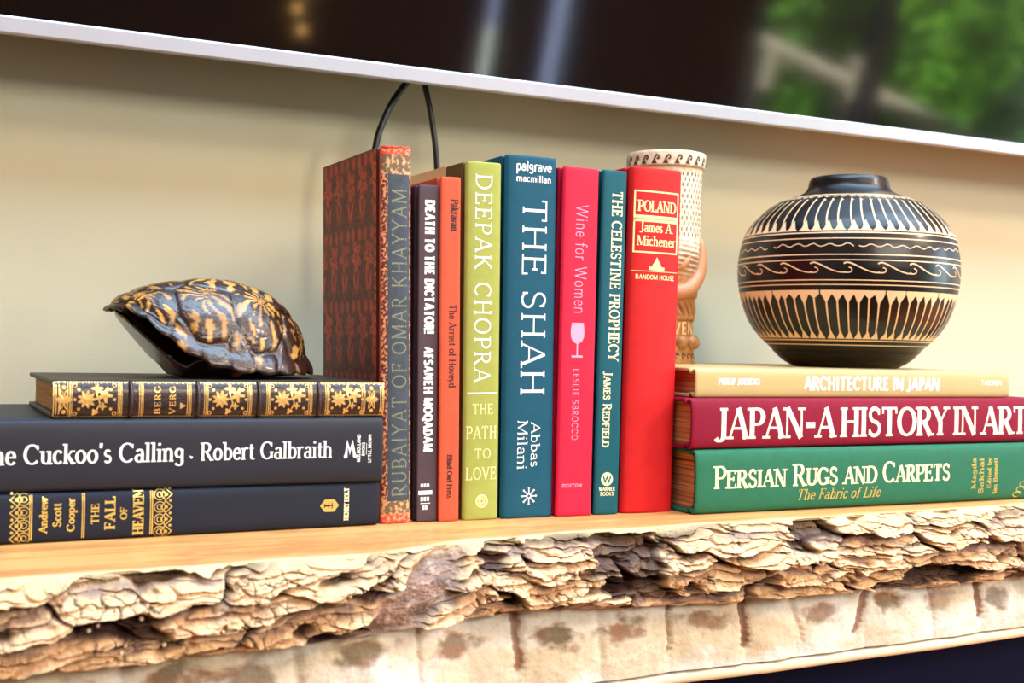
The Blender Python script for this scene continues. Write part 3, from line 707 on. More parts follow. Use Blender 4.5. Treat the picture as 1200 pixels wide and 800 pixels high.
# 1 patterned antique book
def damask(A, B):
    """A across, B up, metres -> 0..1 ornament amount and red amount"""
    cx = .0235; cy = .047
    row = np.floor(B / cy); a = A / cx + .5 * (row % 2); fx = (a - np.floor(a) - .5) * cx; fy = (B / cy - row - .5) * cy
    r = np.hypot(fx, fy * .9); th = np.arctan2(fy, fx)
    fy2 = fy - .004
    r = np.hypot(fx, fy2 * .85); th = np.arctan2(fy2, fx); n = fbm(A * 420, B * 420, 4, 61); n2 = fbm(A * 150, B * 150, 3, 63)
    pet = .0046 + .0048 * np.abs(np.cos(th * 2.5 + .3)) ** 1.5 + .0012 * n2
    fl = sstep(.0012, -.0004, r - pet) * (1 - .8 * sstep(.0026, .0016, r)) * (1 - .5 * sstep(.85, 1, np.cos(th * 5 + .6)))
    st = sstep(.0008, .0003, np.abs(fx + .0010 * np.sin(B * 260))) * (fy < -.004)
    lf = sstep(.0020, .0, np.abs(np.abs(fx) - .0022 - .30 * np.abs(fy + .0165)) - .0008) * sstep(-.021, -.016, fy) * sstep(-.005, -.010, fy)
    top_ = sstep(.0022, .0006, np.hypot(np.abs(fx) - .0065, (fy - .018) * .8) - .0020 + .0012 * n)
    return np.clip(fl * (.75 + .5 * n) + .4 * st + .7 * lf + .65 * top_ + .30 * sstep(-.1, .6, n + .5 * n2), 0, 1)
M_DAM = mat('damask_cloth', (120, 50, 30), .55, attr=True, bump=.3, bscale=1500)
M_KSP = mat('worn_spine', (120, 80, 60), .6, attr=True, bump=.4, bscale=1500)
kh = Book('antique_book', 'tall antique book with red and dark floral patterned cover and navy spine strip', False, .0118, .004, 0, .0205, .2345, -.023, .117, M_KSP, M_DAM, PG_CREAM, .0040, 2.4, GU)
def recolor_grid(book, sg):
    T = book.T; n1, n2 = 190, 390; yb = book.b + .0055; Wd = .117; s_ = sg * T / 2
    ys = np.linspace(yb, Wd, n1); zs = np.linspace(0, book.L, n2)
    A = np.repeat(ys, n2); Bz = np.tile(zs, n1)
    d = damask(A, Bz); border = sstep(.0042, .0030, A - yb) ; bn = sstep(-.05, .35, fbm(A * 900, Bz * 700, 3, 71) + .3 * np.sin(Bz * 900))
    dk = np.array(lin((72, 24, 16))); rd = np.array(lin((206, 66, 32))); orr = np.array(lin((226, 104, 56)))
    c = dk * (1 - d[:, None]) + rd * d[:, None]; k = (border * bn)[:, None]; c = c * (1 - k) + orr * k
    k2 = (.35 * sstep(-.2, .6, fbm(A * 30, Bz * 25, 3, 75)))[:, None]; c = c * (1 - k2) + np.array(lin((96, 40, 26))) * k2
    V = np.stack([np.full_like(A, s_ + sg * .00012), A, Bz], 1)
    mesh_obj('patterned_cloth', V, grid_faces(n1, n2), M_DAM, book.back_board if sg < 0 else book.front_board, cols=c)
recolor_grid(kh, -1)
dk = np.array(lin((90, 38, 26)))
for bb in (kh.back_board, kh.front_board):
    ca = bb.data.color_attributes.new('Col', 'FLOAT_COLOR', 'POINT'); ca.data.foreach_set('color', np.tile(list(dk) + [1], len(bb.data.vertices)).astype(np.float32))
def spine_cloth(book, fn, m, name='spine_cloth', na=60, nl=600, amax=.97):
    al = np.linspace(-amax, amax, na) * book.T / 2; ll = np.linspace(book.l0 + .0005, book.l1 - .0005, nl)
    A = np.repeat(al, nl); Lg = np.tile(ll, na)
    V = [book.w(a, book.sy(a) - .00010, l) for a, l in zip(A, Lg)]
    return mesh_obj(name, V, grid_faces(na, nl), m, book.root, True, cols=fn(A, Lg))
def kh_fn(A, Lg):
    inner = (np.abs(A - .0012) < .0073 + .0002 * np.sin(Lg * 900)) & (Lg > .014) & (Lg < .2175)
    lace = sstep(-.02, .3, fbm(A * 700, Lg * 500, 4, 81) + .35 * np.sin(Lg * 1100 + 3 * np.sin(Lg * 300)) * np.cos(A * 1500))
    c = np.array(lin((96, 40, 30))) * (1 - lace[:, None]) + np.array(lin((232, 150, 100))) * lace[:, None]
    ends = ((Lg > .2175) | (Lg < .014)); ln = sstep(0, .4, fbm(A * 380, Lg * 300, 4, 83))[:, None]
    c = np.where(ends[:, None], np.array(lin((110, 84, 58))) * (1 - ln) + np.array(lin((216, 164, 110))) * ln, c)
    redend = ((Lg > .2300) | (Lg < .006)); rn = sstep(-.1, .4, fbm(A * 500, Lg * 400, 3, 85))[:, None]
    c = np.where(redend[:, None], np.array(lin((236, 70, 34))) * (1 - rn) + np.array(lin((240, 150, 110))) * rn, c)
    nv = np.array(lin((52, 62, 72)))[None, :] * (1 + .25 * fbm(A * 200, Lg * 120, 3, 87))[:, None]
    return np.where(inner[:, None], nv, c)
spine_cloth(kh, kh_fn, M_KSP)
ca = kh.spine.data.color_attributes.new('Col', 'FLOAT_COLOR', 'POINT'); ca.data.foreach_set('color', np.tile(list(lin((210, 80, 50))) + [1], len(kh.spine.data.vertices)).astype(np.float32))
o = kh.text('title_lettering', 'RUBAIYAT OF OMAR KHAYYAM', 'u', (-.0036, .0170, .0064, .2080), GOLDF, wt=.10, thin=.7, serif=.02, ls=.13); 
_rr = np.random.RandomState(3)
for l_, n_ in ((kh.L - .0006, 26), (.0008, 18)):      # worn, fraying cloth at head and tail of the spine
    pts_ = [kh.w(a, kh.sy(a) - .0003 + .0008 * _rr.rand(), l_ + _rr.uniform(-.0007, .0012)) for a in np.linspace(-.0098, .0098, n_)]
    MB().tube(pts_, [.0004 + .0006 * _rr.rand() for _ in pts_], 6).out('frayed_edge', mat('frayed_cloth', (226, 92, 54), .8, rgb2=(196, 50, 26), vscale=900), kh.root, True)
# 2
M = cloth('plum_paper', (84, 66, 72), .5)
bk = Book('slim_book', 'slim dark plum book with bold white title, between patterned book and orange book', False, .0318, .004, 0, .0138, .2125, -.0155, .14, M, M, PG_CREAM, .0012, 6, GU)
bk.text('title_lettering', 'DEATH TO THE DICTATOR!', 'd', (-.0028, .1192, .0040, .2025), WHITE, wt=.26, thin=.75, ls=.12)
bk.text('author_lettering', 'AFSANEH MOQADAM', 'd', (-.0028, .0448, .0036, .1100), WHITE, wt=.26, thin=.75, ls=.12)
P = [rect(-.0058, .0172, .0035, .0198)]
for (l0, l1, w_) in ((.0220, .0242, .0032), (.0132, .0158, .0032), (.0078, .0104, .0018)):
    k = max(2, int(w_ / .0010)); 
    for i in range(k): P.append(rect(-.0012 - w_ + i * 2 * w_ / k, l0, -.0012 - w_ + (i + .74) * 2 * w_ / k, l1))
P.append(rect(-.0045, .0115, .0022, .0120)); bk.print('publisher_mark', P, WHITE)
# 3
M = cloth('orange_cloth', (222, 92, 62), .65)
bk = Book('slim_book', 'slim orange cloth book with small black lettering beside the lime green book', False, .0461, .0015, 0, .0140, .2183, -.0165, .14, M, M, PG_CREAM, .0016, 4, GU)
bk.text('author_lettering', 'Pakravan', 'd', (.0000, .1844, .0050, .2039), BLACKP, wt=.2, thin=.5, serif=.05)
bk.text('title_lettering', 'The Arrest of Hoveyd', 'd', (-.0010, .0850, .0040, .1372), BLACKP, wt=.16, thin=.5, serif=.04)
bk.text('publisher_lettering', 'Blind Owl Press', 'd', (-.0018, .0150, .0020, .0421), BLACKP, wt=.2, thin=.5, serif=.05)
# 4
M = cloth('lime_cloth', (168, 172, 84), .6); MO = cloth('olive_board', (112, 88, 44), .6); MC = mat('tan_paper', (240, 200, 140), .6)
bk = Book('hardback_book', 'lime green book with cream serif lettering', False, .0689, .002, 0, .0253, .2298, -.0125, .15, M, MO, PG_CREAM, .0030, 3, GU)
m_ = MB().box(-.0253 / 2 - .0002, .034, .0002, -.0253 / 2 + .0004, .1502, .2301).out('paper_side', MC, bk.back_board)
bk.text('author_lettering', 'DEEPAK CHOPRA', 'd', (-.0064, .0888, .0052, .2213), WHITE, wt=.11, thin=.6, serif=.05, ls=.12, gap=1.3)
bk.print('rule', [rect(-.0105, .0808, .0100, .0818)], WHITE)
bk.text('title_lettering', 'THE', 'r', (-.0068, .0679, .0072, .0745), CREAMP, wt=.12, thin=.6, serif=.04, ls=.1)
bk.text('title_lettering', 'PATH', 'r', (-.0108, .0521, .0100, .0602), CREAMP, wt=.12, thin=.6, serif=.04, ls=.1)
bk.text('title_lettering', 'TO', 'r', (-.0050, .0394, .0058, .0458), CREAMP, wt=.13, thin=.6, serif=.04, ls=.1)
bk.text('title_lettering', 'LOVE', 'r', (-.0108, .0258, .0100, .0338), CREAMP, wt=.12, thin=.6, serif=.04, ls=.1)
c = (.0000, .0120); P = ring_polys(c, .0038, .0011) + ring_polys(c, .0012, .0006, 12)
for i in range(6): P += ring_polys((c[0] + .0024 * math.cos(i * PI / 3), c[1] + .0024 * math.sin(i * PI / 3)), .0009, .0005, 10)
bk.print('publisher_mark', P, CREAMP)
# 5
M = cloth('deep_teal', (24, 84, 106), .55)
bk = Book('hardback_book', 'thick deep teal book with large white serif title reading down', False, .1020, .001, 0, .0380, .2362, -.0085, .155, M, M, PG_CREAM, .0036, 3.2, GU)
bk.text('publisher_lettering', 'palgrave', 'r', (-.0118, .2262, .0135, .2330), WHITE, wt=.15, thin=.9, ls=.02)
bk.text('publisher_lettering', 'macmillan', 'r', (-.0118, .2192, .0135, .2238), WHITE, wt=.15, thin=.9, ls=.02)
bk.text('title_lettering', 'THE SHAH', 'd', (-.0070, .0806, .0108, .2073), WHITE, wt=.11, thin=.55, serif=.07, ls=.06)
bk.text('author_lettering', 'Abbas', 'd', (.0013, .0336, .0080, .0621), WHITE, wt=.13, thin=.6, serif=.05)
bk.text('author_lettering', 'Milani', 'd', (-.0085, .0322, -.0012, .0634), WHITE, wt=.13, thin=.6, serif=.05)
c = (.0003, .0142); P = ring_polys(c, .0014, .0008, 14)
for i in range(8):
    d = (math.cos(i * PI / 4), math.sin(i * PI / 4)); P += ribbon([(c[0] + d[0] * .0014, c[1] + d[1] * .0014), (c[0] + d[0] * .0050, c[1] + d[1] * .0050)], lambda a: .0008)
    P.append(circ((c[0] + d[0] * .0052, c[1] + d[1] * .0052), .0007, 8))
bk.print('publisher_mark', P, WHITE)
# 6
M = cloth('crimson_paper', (222, 34, 66), .42)
bk = Book('hardback_book', 'bright crimson book with thin pink title and wine glass emblem', False, .1355, -.001, 0, .0272, .2315, .002, .145, M, M, PG_CREAM, .0022, 5, GU)
bk.text('title_lettering', 'Wine for Women', 'd', (-.0040, .1347, .0052, .2066), PINK, wt=.065, thin=1, ls=.06)
c = -.0008; P = []
gp = [(.0000, .1283), (.0044, .1283), (.0052, .1235), (.0050, .1190), (.0036, .1160), (.0006, .1142)]
P.append([(c - g[0], g[1]) for g in gp][::-1] + [(c + g[0], g[1]) for g in gp[1:]])
P += [rect(c - .0005, .1065, c + .0005, .1143), rect(c - .0042, .1052, c + .0042, .1066)]
bk.print('wine_glass_emblem', P, PINK)
bk.text('author_lettering', 'LESLIE SBROCCO', 'd', (-.0036, .0507, .0012, .0977), PINK, wt=.10, thin=1, ls=.14)
bk.text('publisher_lettering', 'morrow', 'r', (-.0098, .0190, .0052, .0226), PINK, wt=.12, thin=1)
# 7
M = cloth('blue_teal', (22, 90, 102), .5)
bk = Book('slim_book', 'slim blue-teal book with gold serif title between crimson and red books', False, .1603, -.001, 0, .0190, .2317, .0065, .14, M, M, PG_CREAM, .0020, 4, GU)
bk.text('title_lettering', 'THE CELESTINE PROPHECY', 'd', (-.0022, .1038, .0060, .2171), PALEG, wt=.16, thin=.55, serif=.05, ls=.07)
bk.text('author_lettering', 'James Redfield', 'd', (-.0050, .0457, .0016, .0957), PALEG, wt=.16, thin=.55, serif=.05, ls=.07, smallcaps=True)
bk.print('publisher_mark', [circ((-.0004, .0238), .0046, 22)], PALEG)
bk.print('publisher_mark', [[(a - .0004, l + .0238) for a, l in q] for w_ in ([(-.0028, .0018), (-.0014, -.0020), (.0, .0014), (.0014, -.0020), (.0028, .0018)],) for q in ribbon(w_, lambda a: .0012)], M, off=.00022)
bk.text('publisher_lettering', 'WARNER', 'r', (-.0062, .0158, .0060, .0184), PALEG, wt=.18, thin=.9)
bk.text('publisher_lettering', 'BOOKS', 'r', (-.0052, .0126, .0050, .0151), PALEG, wt=.18, thin=.9)
# 8
M = cloth('red_cloth', (208, 32, 34), .42)
bk = Book('hardback_book', 'thick red book with boxed cream title, rightmost of the upright books', False, .1935, -.002, 0, .0420, .2357, .011, .155, M, M, PG_CREAM, .0060, 2.6, GU)
P = frame_polys(-.0185, .1985, .0172, .2199, .0011) + frame_polys(-.0185, .1773, .0172, .2012, .0011) + [rect(-.0185, .1994, .0172, .2030)]
bk.print('title_box', P, CREAMP)
bk.text('title_lettering', 'POLAND', 'r', (-.0155, .2055, .0145, .2132), CREAMP, wt=.17, thin=.5, serif=.06, ls=.02)
bk.text('author_lettering', 'James A.', 'r', (-.0135, .1916, .0125, .1982), CREAMP, wt=.16, thin=.5, serif=.06)
bk.text('author_lettering', 'Michener', 'r', (-.0155, .1822, .0148, .1890), CREAMP, wt=.16, thin=.5, serif=.06)
bk.print('rule', [rect(-.0192, .1647, .0180, .1651)], CREAMP)
bk.print('publisher_mark', [[(-.0062, .1658), (.0062, .1658), (.0062, .1680), (-.0062, .1680)], [(-.0040, .1680), (.0040, .1680), (.0022, .1712), (-.0022, .1712)], [(-.0020, .1712), (.0020, .1712), (.0, .1748)]], CREAMP)
bk.text('publisher_lettering', 'RANDOM HOUSE', 'r', (-.0160, .1593, .0150, .1626), CREAMP, wt=.17, thin=.9)

# ================================================================== BOOKS : left pile
M = cloth('navy_cloth', (20, 25, 42), .6, spec=.3)
bk = Book('hardback_book', 'navy book with gold lettering, bottom of the left pile', True, -.1610, -.0050, .0001, .0268, .319, .03, .155, M, M, PG_CREAM, .0034, 3.5, GL_)
def lace_band(l0, l1, flip):
    P = []; s_ = -1 if flip else 1; lm = (l0 + l1) / 2; w_ = (l1 - l0) / 2
    for i, a in enumerate(np.linspace(-.0105, .0105, 4)):
        for q in (ring_polys((a, lm + s_ * w_ * .45), w_ * .62, .0005, 12), ring_polys((a, lm + s_ * w_ * .45), w_ * .3, .0005, 10)): P += q
        P += ribbon([(a - .0034, lm - s_ * w_ * .2), (a, lm - s_ * w_ * .95), (a + .0034, lm - s_ * w_ * .2), (a, lm + s_ * w_ * .3), (a - .0034, lm - s_ * w_ * .2)], lambda t: .0006)
        P.append(circ((a, lm - s_ * w_ * .3), .0010, 8)); P.append(circ((a + .0034, lm - s_ * w_ * .75), .0008, 8))
    return P
bk.print('gilt_ornament', lace_band(-.0533, -.0432, False), GOLD); bk.print('gilt_ornament', lace_band(.0233, .0331, True), GOLD)
for l in (-.0424, -.0152, .0216): bk.print('gilt_rule', [rect(-.0118, l - .0009, .0128, l - .0004), rect(-.0118, l, .0128, l + .0007)], GOLD)
bk.text('author_lettering', 'Andrew', 'u', (-.0080, -.0382, .0110, -.0340), GOLD, wt=.24, thin=.5, serif=.06)
bk.text('author_lettering', 'Scott', 'u', (-.0048, -.0312, .0076, -.0268), GOLD, wt=.24, thin=.5, serif=.06)
bk.text('author_lettering', 'Cooper', 'u', (-.0075, -.0240, .0100, -.0198), GOLD, wt=.24, thin=.5, serif=.06)
for st, r in (('THE', (-.0042, -.0112, .0066, -.0070)), ('FALL', (-.0074, -.0040, .0100, .0017)), ('OF', (-.0023, .0044, .0040, .0081)), ('HEAVEN', (-.0112, .0113, .0132, .0172))):
    bk.text('title_lettering', st, 'u', r, GOLD, wt=.24, thin=.4, serif=.06)
bk.print('publisher_mark', [[(-.0043 * math.sin(t), .1270 + .0060 * math.cos(t)) for t in np.arange(6) * PI / 3]], GOLD)
bk.print('publisher_mark', [rect(-.0012, .1236, .0012, .1242), rect(-.0005, .1242, .0005, .1262), rect(-.0018, .1262, .0018, .1268), rect(-.0003, .1268, .0004, .1292), rect(-.0018, .1284, .0016, .1289)], M, off=.00022)
bk.text('publisher_lettering', 'HENRY HOLT', 'u', (-.0092, .1363, .0100, .1394), PALEG, wt=.26, thin=.5, serif=.06)

M = mat('charcoal_jacket', (36, 37, 48), .5, spec=.32, var=.12, vscale=40, bump=.12, bscale=1800)
bk = Book('hardback_book', 'dark slate book with white lettering in the middle of the left pile', True, -.1570, -.0045, .0270, .0400, .312, .01, .155, M, M, PG_CREAM, .0040, 3.5, GL_)
bk.text('title_lettering', "The Cuckoo's Calling", 'r', (-.0044, -.0738, .0066, .0345), WHITE, wt=.15, thin=.5, serif=.04, ls=.03)
bk.text('author_lettering', 'Robert Galbraith', 'r', (-.0044, .0447, .0060, .1226), WHITE, wt=.14, thin=.5, serif=.04, ls=.03)
bk.print('scuff', [[(-.0012, .0378), (-.0034, .0392), (-.0020, .0402)]], WHITE)
P = [[(-.0042 + p[1], .1308 + p[0]) for p in q] for q in ribbon([(.0000, .0000), (.0012, .0004), (.0020, .0088), (.0036, .0030), (.0052, .0088), (.0066, .0006), (.0080, .0000)], lambda a: .0019)]
bk.print('publisher_mark', P, WHITE)
bk.text('publisher_lettering', 'MULHOLLAND', 'u', (-.0072, .1389, .0092, .1412), WHITE, wt=.2, thin=.9)
bk.text('publisher_lettering', 'BOOKS', 'u', (-.0036, .1420, .0044, .1440), WHITE, wt=.2, thin=.9)
bk.print('rule', [rect(-.0030, .1449, .0040, .1452)], WHITE)
bk.text('publisher_lettering', 'LITTLE, BROWN', 'u', (-.0078, .1462, .0092, .1482), WHITE, wt=.2, thin=.9)

# old gilt leather book
M = mat('brown_leather', (48, 16, 16), .3, rgb2=(24, 8, 10), vscale=260, bump=.5, bscale=900, coat=.3)
MT = mat('worn_leather_board', (66, 52, 42), .5, var=.4, vscale=120, bump=.5, bscale=900)
MGILT = mat('old_gilt', (250, 214, 134), .28, metal=.4, rgb2=(214, 150, 74), vscale=700)
bk = Book('antique_book', 'small brown leather book with gilt flowers on its spine, topmost of the left pile', True, -.0970, -.003, .0671, .0212, .1925, 0, .135, M, MT, PG_OLD, .0050, 2.3, GL_)
P = []
for l in (-.0874, -.0607, -.0491, -.0225, -.0128, .0125, .0237, .0491, .0597, .0825):
    for d in (-.0010, 0, .0010): P.append(rect(-.0094, l + d - .0002, .0094, l + d + .0002 + (.0002 if d == 0 else 0)))
for d in (.0935, .0948, .0956, -.0958, -.0945, -.0930): P.append(rect(-.0096, d - .0003, .0096, d + .0003))
for s_ in (-1, 1):
    for i in range(120):
        l = -.0955 + i * .191 / 119
        P.append(rect(s_ * .0096 - .0004 - .0003 * (i % 2), l, s_ * .0096 + .0004, l + .0012))
bk.print('gilt_rules', P, MGILT)
def blob_star(c, r, n, amp, ph=0, asp=1.0):
    return [(c[0] + asp * r * (1 + amp * math.cos(n * t + ph)) * math.sin(t), c[1] + r * (1 + amp * math.cos(n * t + ph)) * math.cos(t)) for t in np.linspace(0, 2 * PI, n * 4, endpoint=False)]
def fan(c, poly): return [[c, poly[i], poly[(i + 1) % len(poly)]] for i in range(len(poly))]
def gilt_flower(lc, k=1.0):
    P = fan((0.0002, lc - .0042), blob_star((.0002, lc - .0042), .0042 * k, 9, .28))
    P += fan((.0030, lc + .0058), blob_star((.0026, lc + .0052), .0034 * k, 5, .5, .6))
    P += fan((.0068, lc + .0010), blob_star((.0062, lc + .0012), .0024 * k, 4, .5))
    P += ribbon([(.0, lc - .001), (.0012, lc + .003), (.0016, lc + .006)], lambda a: .0009)
    P += ribbon([(.0062, lc + .001), (.0020, lc + .0012), (-.0022, lc + .0028), (-.0070, lc + .0004)], lambda a: .0008)
    P += fan((-.0036, lc + .0040), blob_star((-.0038, lc + .0042), .0017 * k, 4, .4)); P += fan((-.0070, lc), blob_star((-.0070, lc), .0016 * k, 3, .4))
    for (a, l) in ((.0055, -.0085), (.0055, .0085), (-.0052, -.0085), (-.0052, .0085), (.0, -.0105), (0, .0105)): P.append(circ((a, lc + l), .0009, 8))
    for s1 in (-1, 1):
        for s2 in (-1, 1): P += ring_polys((s1 * .0078, lc + s2 * .0105), .0010, .0005, 8)
    return P
for i, lc in enumerate((-.0742, -.0002, .0365, .0712)): bk.print('gilt_flower', gilt_flower(lc), MGILT)
for lc in (-.0905, .0878): bk.print('gilt_leaf', fan((0, lc), blob_star((.0, lc), .0032, 6, .35, 0, 1.6)) + [circ((.0068, lc), .0012, 8), circ((-.0068, lc), .0012, 8)], MGILT)
for st, r in (('BERG', (-.0080, -.0420, .0074, -.0386)), ('VERG', (-.0080, -.0336, .0074, -.0302))): bk.text('title_lettering', st, 'u', r, MGILT, wt=.24, thin=.5, serif=.05, ls=.2)
bk.print('gilt_leaf', fan((-.0036, -.0265), blob_star((-.0036, -.0265), .0015, 3, .4)) , MGILT)
for l in (-.0549, -.0176, .0181, .0544):     # raised cords across the spine
    MB().tube([bk.w(a, bk.sy(a) + .0002, l) for a in np.linspace(-.0100, .0100, 15)], .0014, 8).out('raised_band', M, bk.root, True)

# ================================================================== BOOKS : right pile
M = cloth('sage_green', (42, 112, 82), .5)
bk = Book('hardback_book', 'large green book with pale gold lettering, bottom of the right pile', True, .3817, -.0255, .0001, .0440, .330, -.01, .235, M, M, PG_DEEP, .0050, 3.0, GR_)
bk.text('title_lettering', 'Persian Rugs and Carpets'.replace(' and ', ' and '), 'r', (-.0048, -.1498, .0108, .0636), PALEG, wt=.17, thin=.45, serif=.06, ls=.02, smallcaps=True)
bk.text('title_lettering', 'The Fabric of Life', 'r', (-.0150, -.0796, -.0072, -.0038), GOLD, wt=.14, thin=.5, serif=.03, slant=.25)
for st, r in (('Magda', (-.0120, .0868, .0108, .0915)), ('Sakhai', (-.0160, .0945, .0108, .0995)), ('Edited by', (-.0120, .1032, .0110, .1072)), ('Ian Bennett', (-.0165, .1095, .0108, .1138))):
    bk.text('author_lettering', st, 'u', r, GOLD, wt=.24, thin=.5, serif=.05)
bk.print('gilt_ornament', sum([ribbon([(-.018 + .004 * i + .002 * math.sin(t), .136 + .003 * i + .004 * math.cos(t)) for t in np.linspace(0, 5, 12)], lambda a: .0007) for i in range(3)], []), GOLD)
M = cloth('maroon_cloth', (138, 6, 44), .5)
bk = Book('hardback_book', 'maroon book with large cream serif title in the middle of the right pile', True, .3835, -.022, .0443, .0345, .340, 0, .23, M, M, PG_TAN, .0042, 3.2, GR_)
bk.text('title_lettering', 'JAPAN-A HISTORY IN ART', 'r', (-.0105, -.1488, .0110, .1472), mat('print_ivory', (252, 240, 214), .45), wt=.19, thin=.42, serif=.06, ls=.0, gap=.7)
M = mat('gold_paper', (204, 176, 116), .40, var=.08, vscale=30, bump=.1, bscale=1500)
bk = Book('hardback_book', 'thin pale gold book under the round black vase', True, .3750, -.010, .0789, .0205, .3015, 0, .225, M, M, PG_TAN, .0030, 3.5, GR_)
bk.text('author_lettering', 'PHILIP JODIDIO', 'r', (-.0012, -.1318, .0036, -.0965), mat('print_silver', (240, 236, 222), .4), wt=.26, thin=.9)
bk.text('title_lettering', 'ARCHITECTURE IN JAPAN', 'r', (-.0050, -.0560, .0056, .0742), MATS['print_silver'], wt=.22, thin=.9)
bk.text('publisher_lettering', 'TASCHEN', 'r', (-.0006, .1192, .0036, .1410), MATS['print_silver'], wt=.2, thin=.9)

# ================================================================== VASE
TOPZ = .0994
def vprof():
    px = [(429, 60), (424, 71), (417, 80), (409, 86.5), (396, 101), (386, 109.5), (376, 116), (365, 120.5), (355, 124), (343, 127), (332, 129), (318, 130), (305, 129.5), (292, 127.5), (281, 125), (272, 121.5), (264, 117), (256, 110), (247, 101), (239, 91), (233, 79), (229, 68), (226, 59), (223, 53), (219, 49), (214, 47.5), (210, 47), (207, 46), (205.5, 43.5)]
    return [((429 - y) / 1400, r / 1420) for y, r in px]
vp = vprof(); vz = np.array([p[0] for p in vp]); vr = np.array([p[1] for p in vp])
def smooth_prof(zq):
    # monotone parameter: fine linear interpolation blurred
    zz = np.linspace(vz[0], vz[-1], 400); rr = np.interp(zz, vz, vr); ker = np.hanning(15); ker /= ker.sum()
    rs = np.convolve(np.pad(rr, 7, 'edge'), ker, 'valid'); return np.interp(zq, zz, rs)
vase = empty('round_vase', (.4525, .100, TOPZ), 'round black vase carved with cream bands, standing on the pale gold book', 'vase')
M_VASE = mat('black_glaze', (17, 10, 9), .34, spec=.35, coat=.12, var=.3, vscale=40)
M_CARV = mat('carved_cream', (248, 206, 160), .6)
zz = list(np.linspace(0, vz[-1], 130)); prof = [(.02, .0), (float(smooth_prof(0)) - .002, 0)] + [(float(smooth_prof(z)), z + (.0005 if z == 0 else 0)) for z in zz]
rt = prof[-1][0]; zt_ = vz[-1]
prof += [(rt - .0012, zt_ + .0006), (rt - .003, zt_ + .0002), (rt - .0036, zt_ - .004), (rt - .003, zt_ - .016), (rt + .02, zt_ - .026), (.08, .10), (.088, .075), (.06, .012), (.01, .006)]
MB().lathe(prof, 128).out('body', M_VASE, vase, True)
def on_vase(a, z, off=.0002):
    r = float(smooth_prof(z)) + off; return (r * math.cos(a), r * math.sin(a), z)
CA = math.atan2(CAM[1] - .1, CAM[0] - .4548)
pz = lambda y: (429 - y) / 1400
def vase_print(name, polys, sub=.05):
    V = []; F = []
    for q in polys:
        q = [np.array(p, float) for p in q]
        if len(q) == 4:
            na = max(1, int(max(abs(q[1][0] - q[0][0]), abs(q[2][0] - q[3][0])) / sub)); nb = max(1, int(max(abs(q[3][1] - q[0][1]), abs(q[1][1] - q[0][1])) / .0035))
            k = len(V)
            for i in range(na + 1):
                for j in range(nb + 1):
                    u, v = i / na, j / nb; p = (q[0] * (1 - u) + q[1] * u) * (1 - v) + (q[3] * (1 - u) + q[2] * u) * v; V.append(on_vase(*p))
            for i in range(na):
                for j in range(nb): F.append((k + i * (nb + 1) + j, k + (i + 1) * (nb + 1) + j, k + (i + 1) * (nb + 1) + j + 1, k + i * (nb + 1) + j + 1))
        else:
            k = len(V); V += [on_vase(*p) for p in q]; F.append(tuple(range(k, k + len(q))))
    return mesh_obj(name, V, F, M_CARV, vase)
rs = random.Random(4)
def vrib(pts, w0, w1=None):
    """ribbon in metres on the vase: pts (angle,z); widths in metres, varying from w0 to w1"""
    w1 = w0 if w1 is None else w1; out = []; n = len(pts)
    for i in range(n - 1):
        r = float(smooth_prof(pts[i][1])); d = np.array([(pts[i + 1][0] - pts[i][0]) * r, pts[i + 1][1] - pts[i][1]]); d /= np.linalg.norm(d) + 1e-9; nn = np.array([-d[1] / r, d[0]])
        wa = (w0 + (w1 - w0) * i / (n - 1)) / 2; wb = (w0 + (w1 - w0) * (i + 1) / (n - 1)) / 2
        a, b = np.array(pts[i]), np.array(pts[i + 1]); out.append([a - nn * wa, b - nn * wb, b + nn * wb, a + nn * wa])
    return out
P = []
for y, w_ in ((232, .0008), (279.5, .0010), (286, .0008), (304, .0009), (310, .0009), (332, .0008), (337, .0008), (398, .0010), (403, .0008)):
    z = pz(y)
    for i in range(96): a = 2 * PI * i / 96; P.append([(a, z - w_ / 2), (a + 2 * PI / 96, z - w_ / 2), (a + 2 * PI / 96, z + w_ / 2), (a, z + w_ / 2)])
vase_print('carved_ring', P)
P = []; N = 56; zt_, zb_ = pz(234), pz(277)
for i in range(N):
    a = 2 * PI * (i + rs.uniform(-.08, .08)) / N; da = 2 * PI / N
    sw = -.25 * da
    pts = [(a + sw * 4 * t * (1 - t) , zt_ + (zb_ - zt_) * t) for t in np.linspace(0, 1, 9)]
    P += vrib(pts, .0011, .0013)
    # wedge at foot and head
    zf = zb_ + .0085
    P.append([(a - da * .03, zf), (a + da * .03, zf), (a + da * .30, zb_ + .002), (a - da * .30, zb_ + .002)]); P.append([(a - da * .30, zb_ + .002), (a + da * .30, zb_ + .002), (a + da * .52, zb_), (a - da * .52, zb_)])
    P.append([(a - da * .40, zt_), (a + da * .40, zt_), (a + da * .10, zt_ - .0045), (a - da * .05, zt_ - .0045)])
vase_print('carved_upper_band', P)
P = []; N = 66; zt_, zb_ = pz(343), pz(396)
for i in range(N):
    a = 2 * PI * (i + rs.uniform(-.1, .1)) / N; da = 2 * PI / N
    pts = [(a + .3 * da * t * t, zt_ + (zb_ - zt_) * t) for t in np.linspace(0, 1, 8)]
    P += vrib(pts, .0016, .0009)
    P.append([(a - da * .52, zt_), (a + da * .52, zt_), (a + da * .50, zt_ - .0035), (a - da * .50, zt_ - .0035)])
    dd = rs.uniform(.006, .012); P.append([(a - da * .05, zt_ - dd), (a + da * .05, zt_ - dd), (a + da * .50, zt_ - .0035), (a - da * .42, zt_ - .0035)])
    P.append([(a + da * (.3 - .03), zb_ + .006), (a + da * .33, zb_ + .006), (a + da * .75, zb_), (a - da * .20, zb_)])
vase_print('carved_lower_band', P)
P = []; a = 0; 
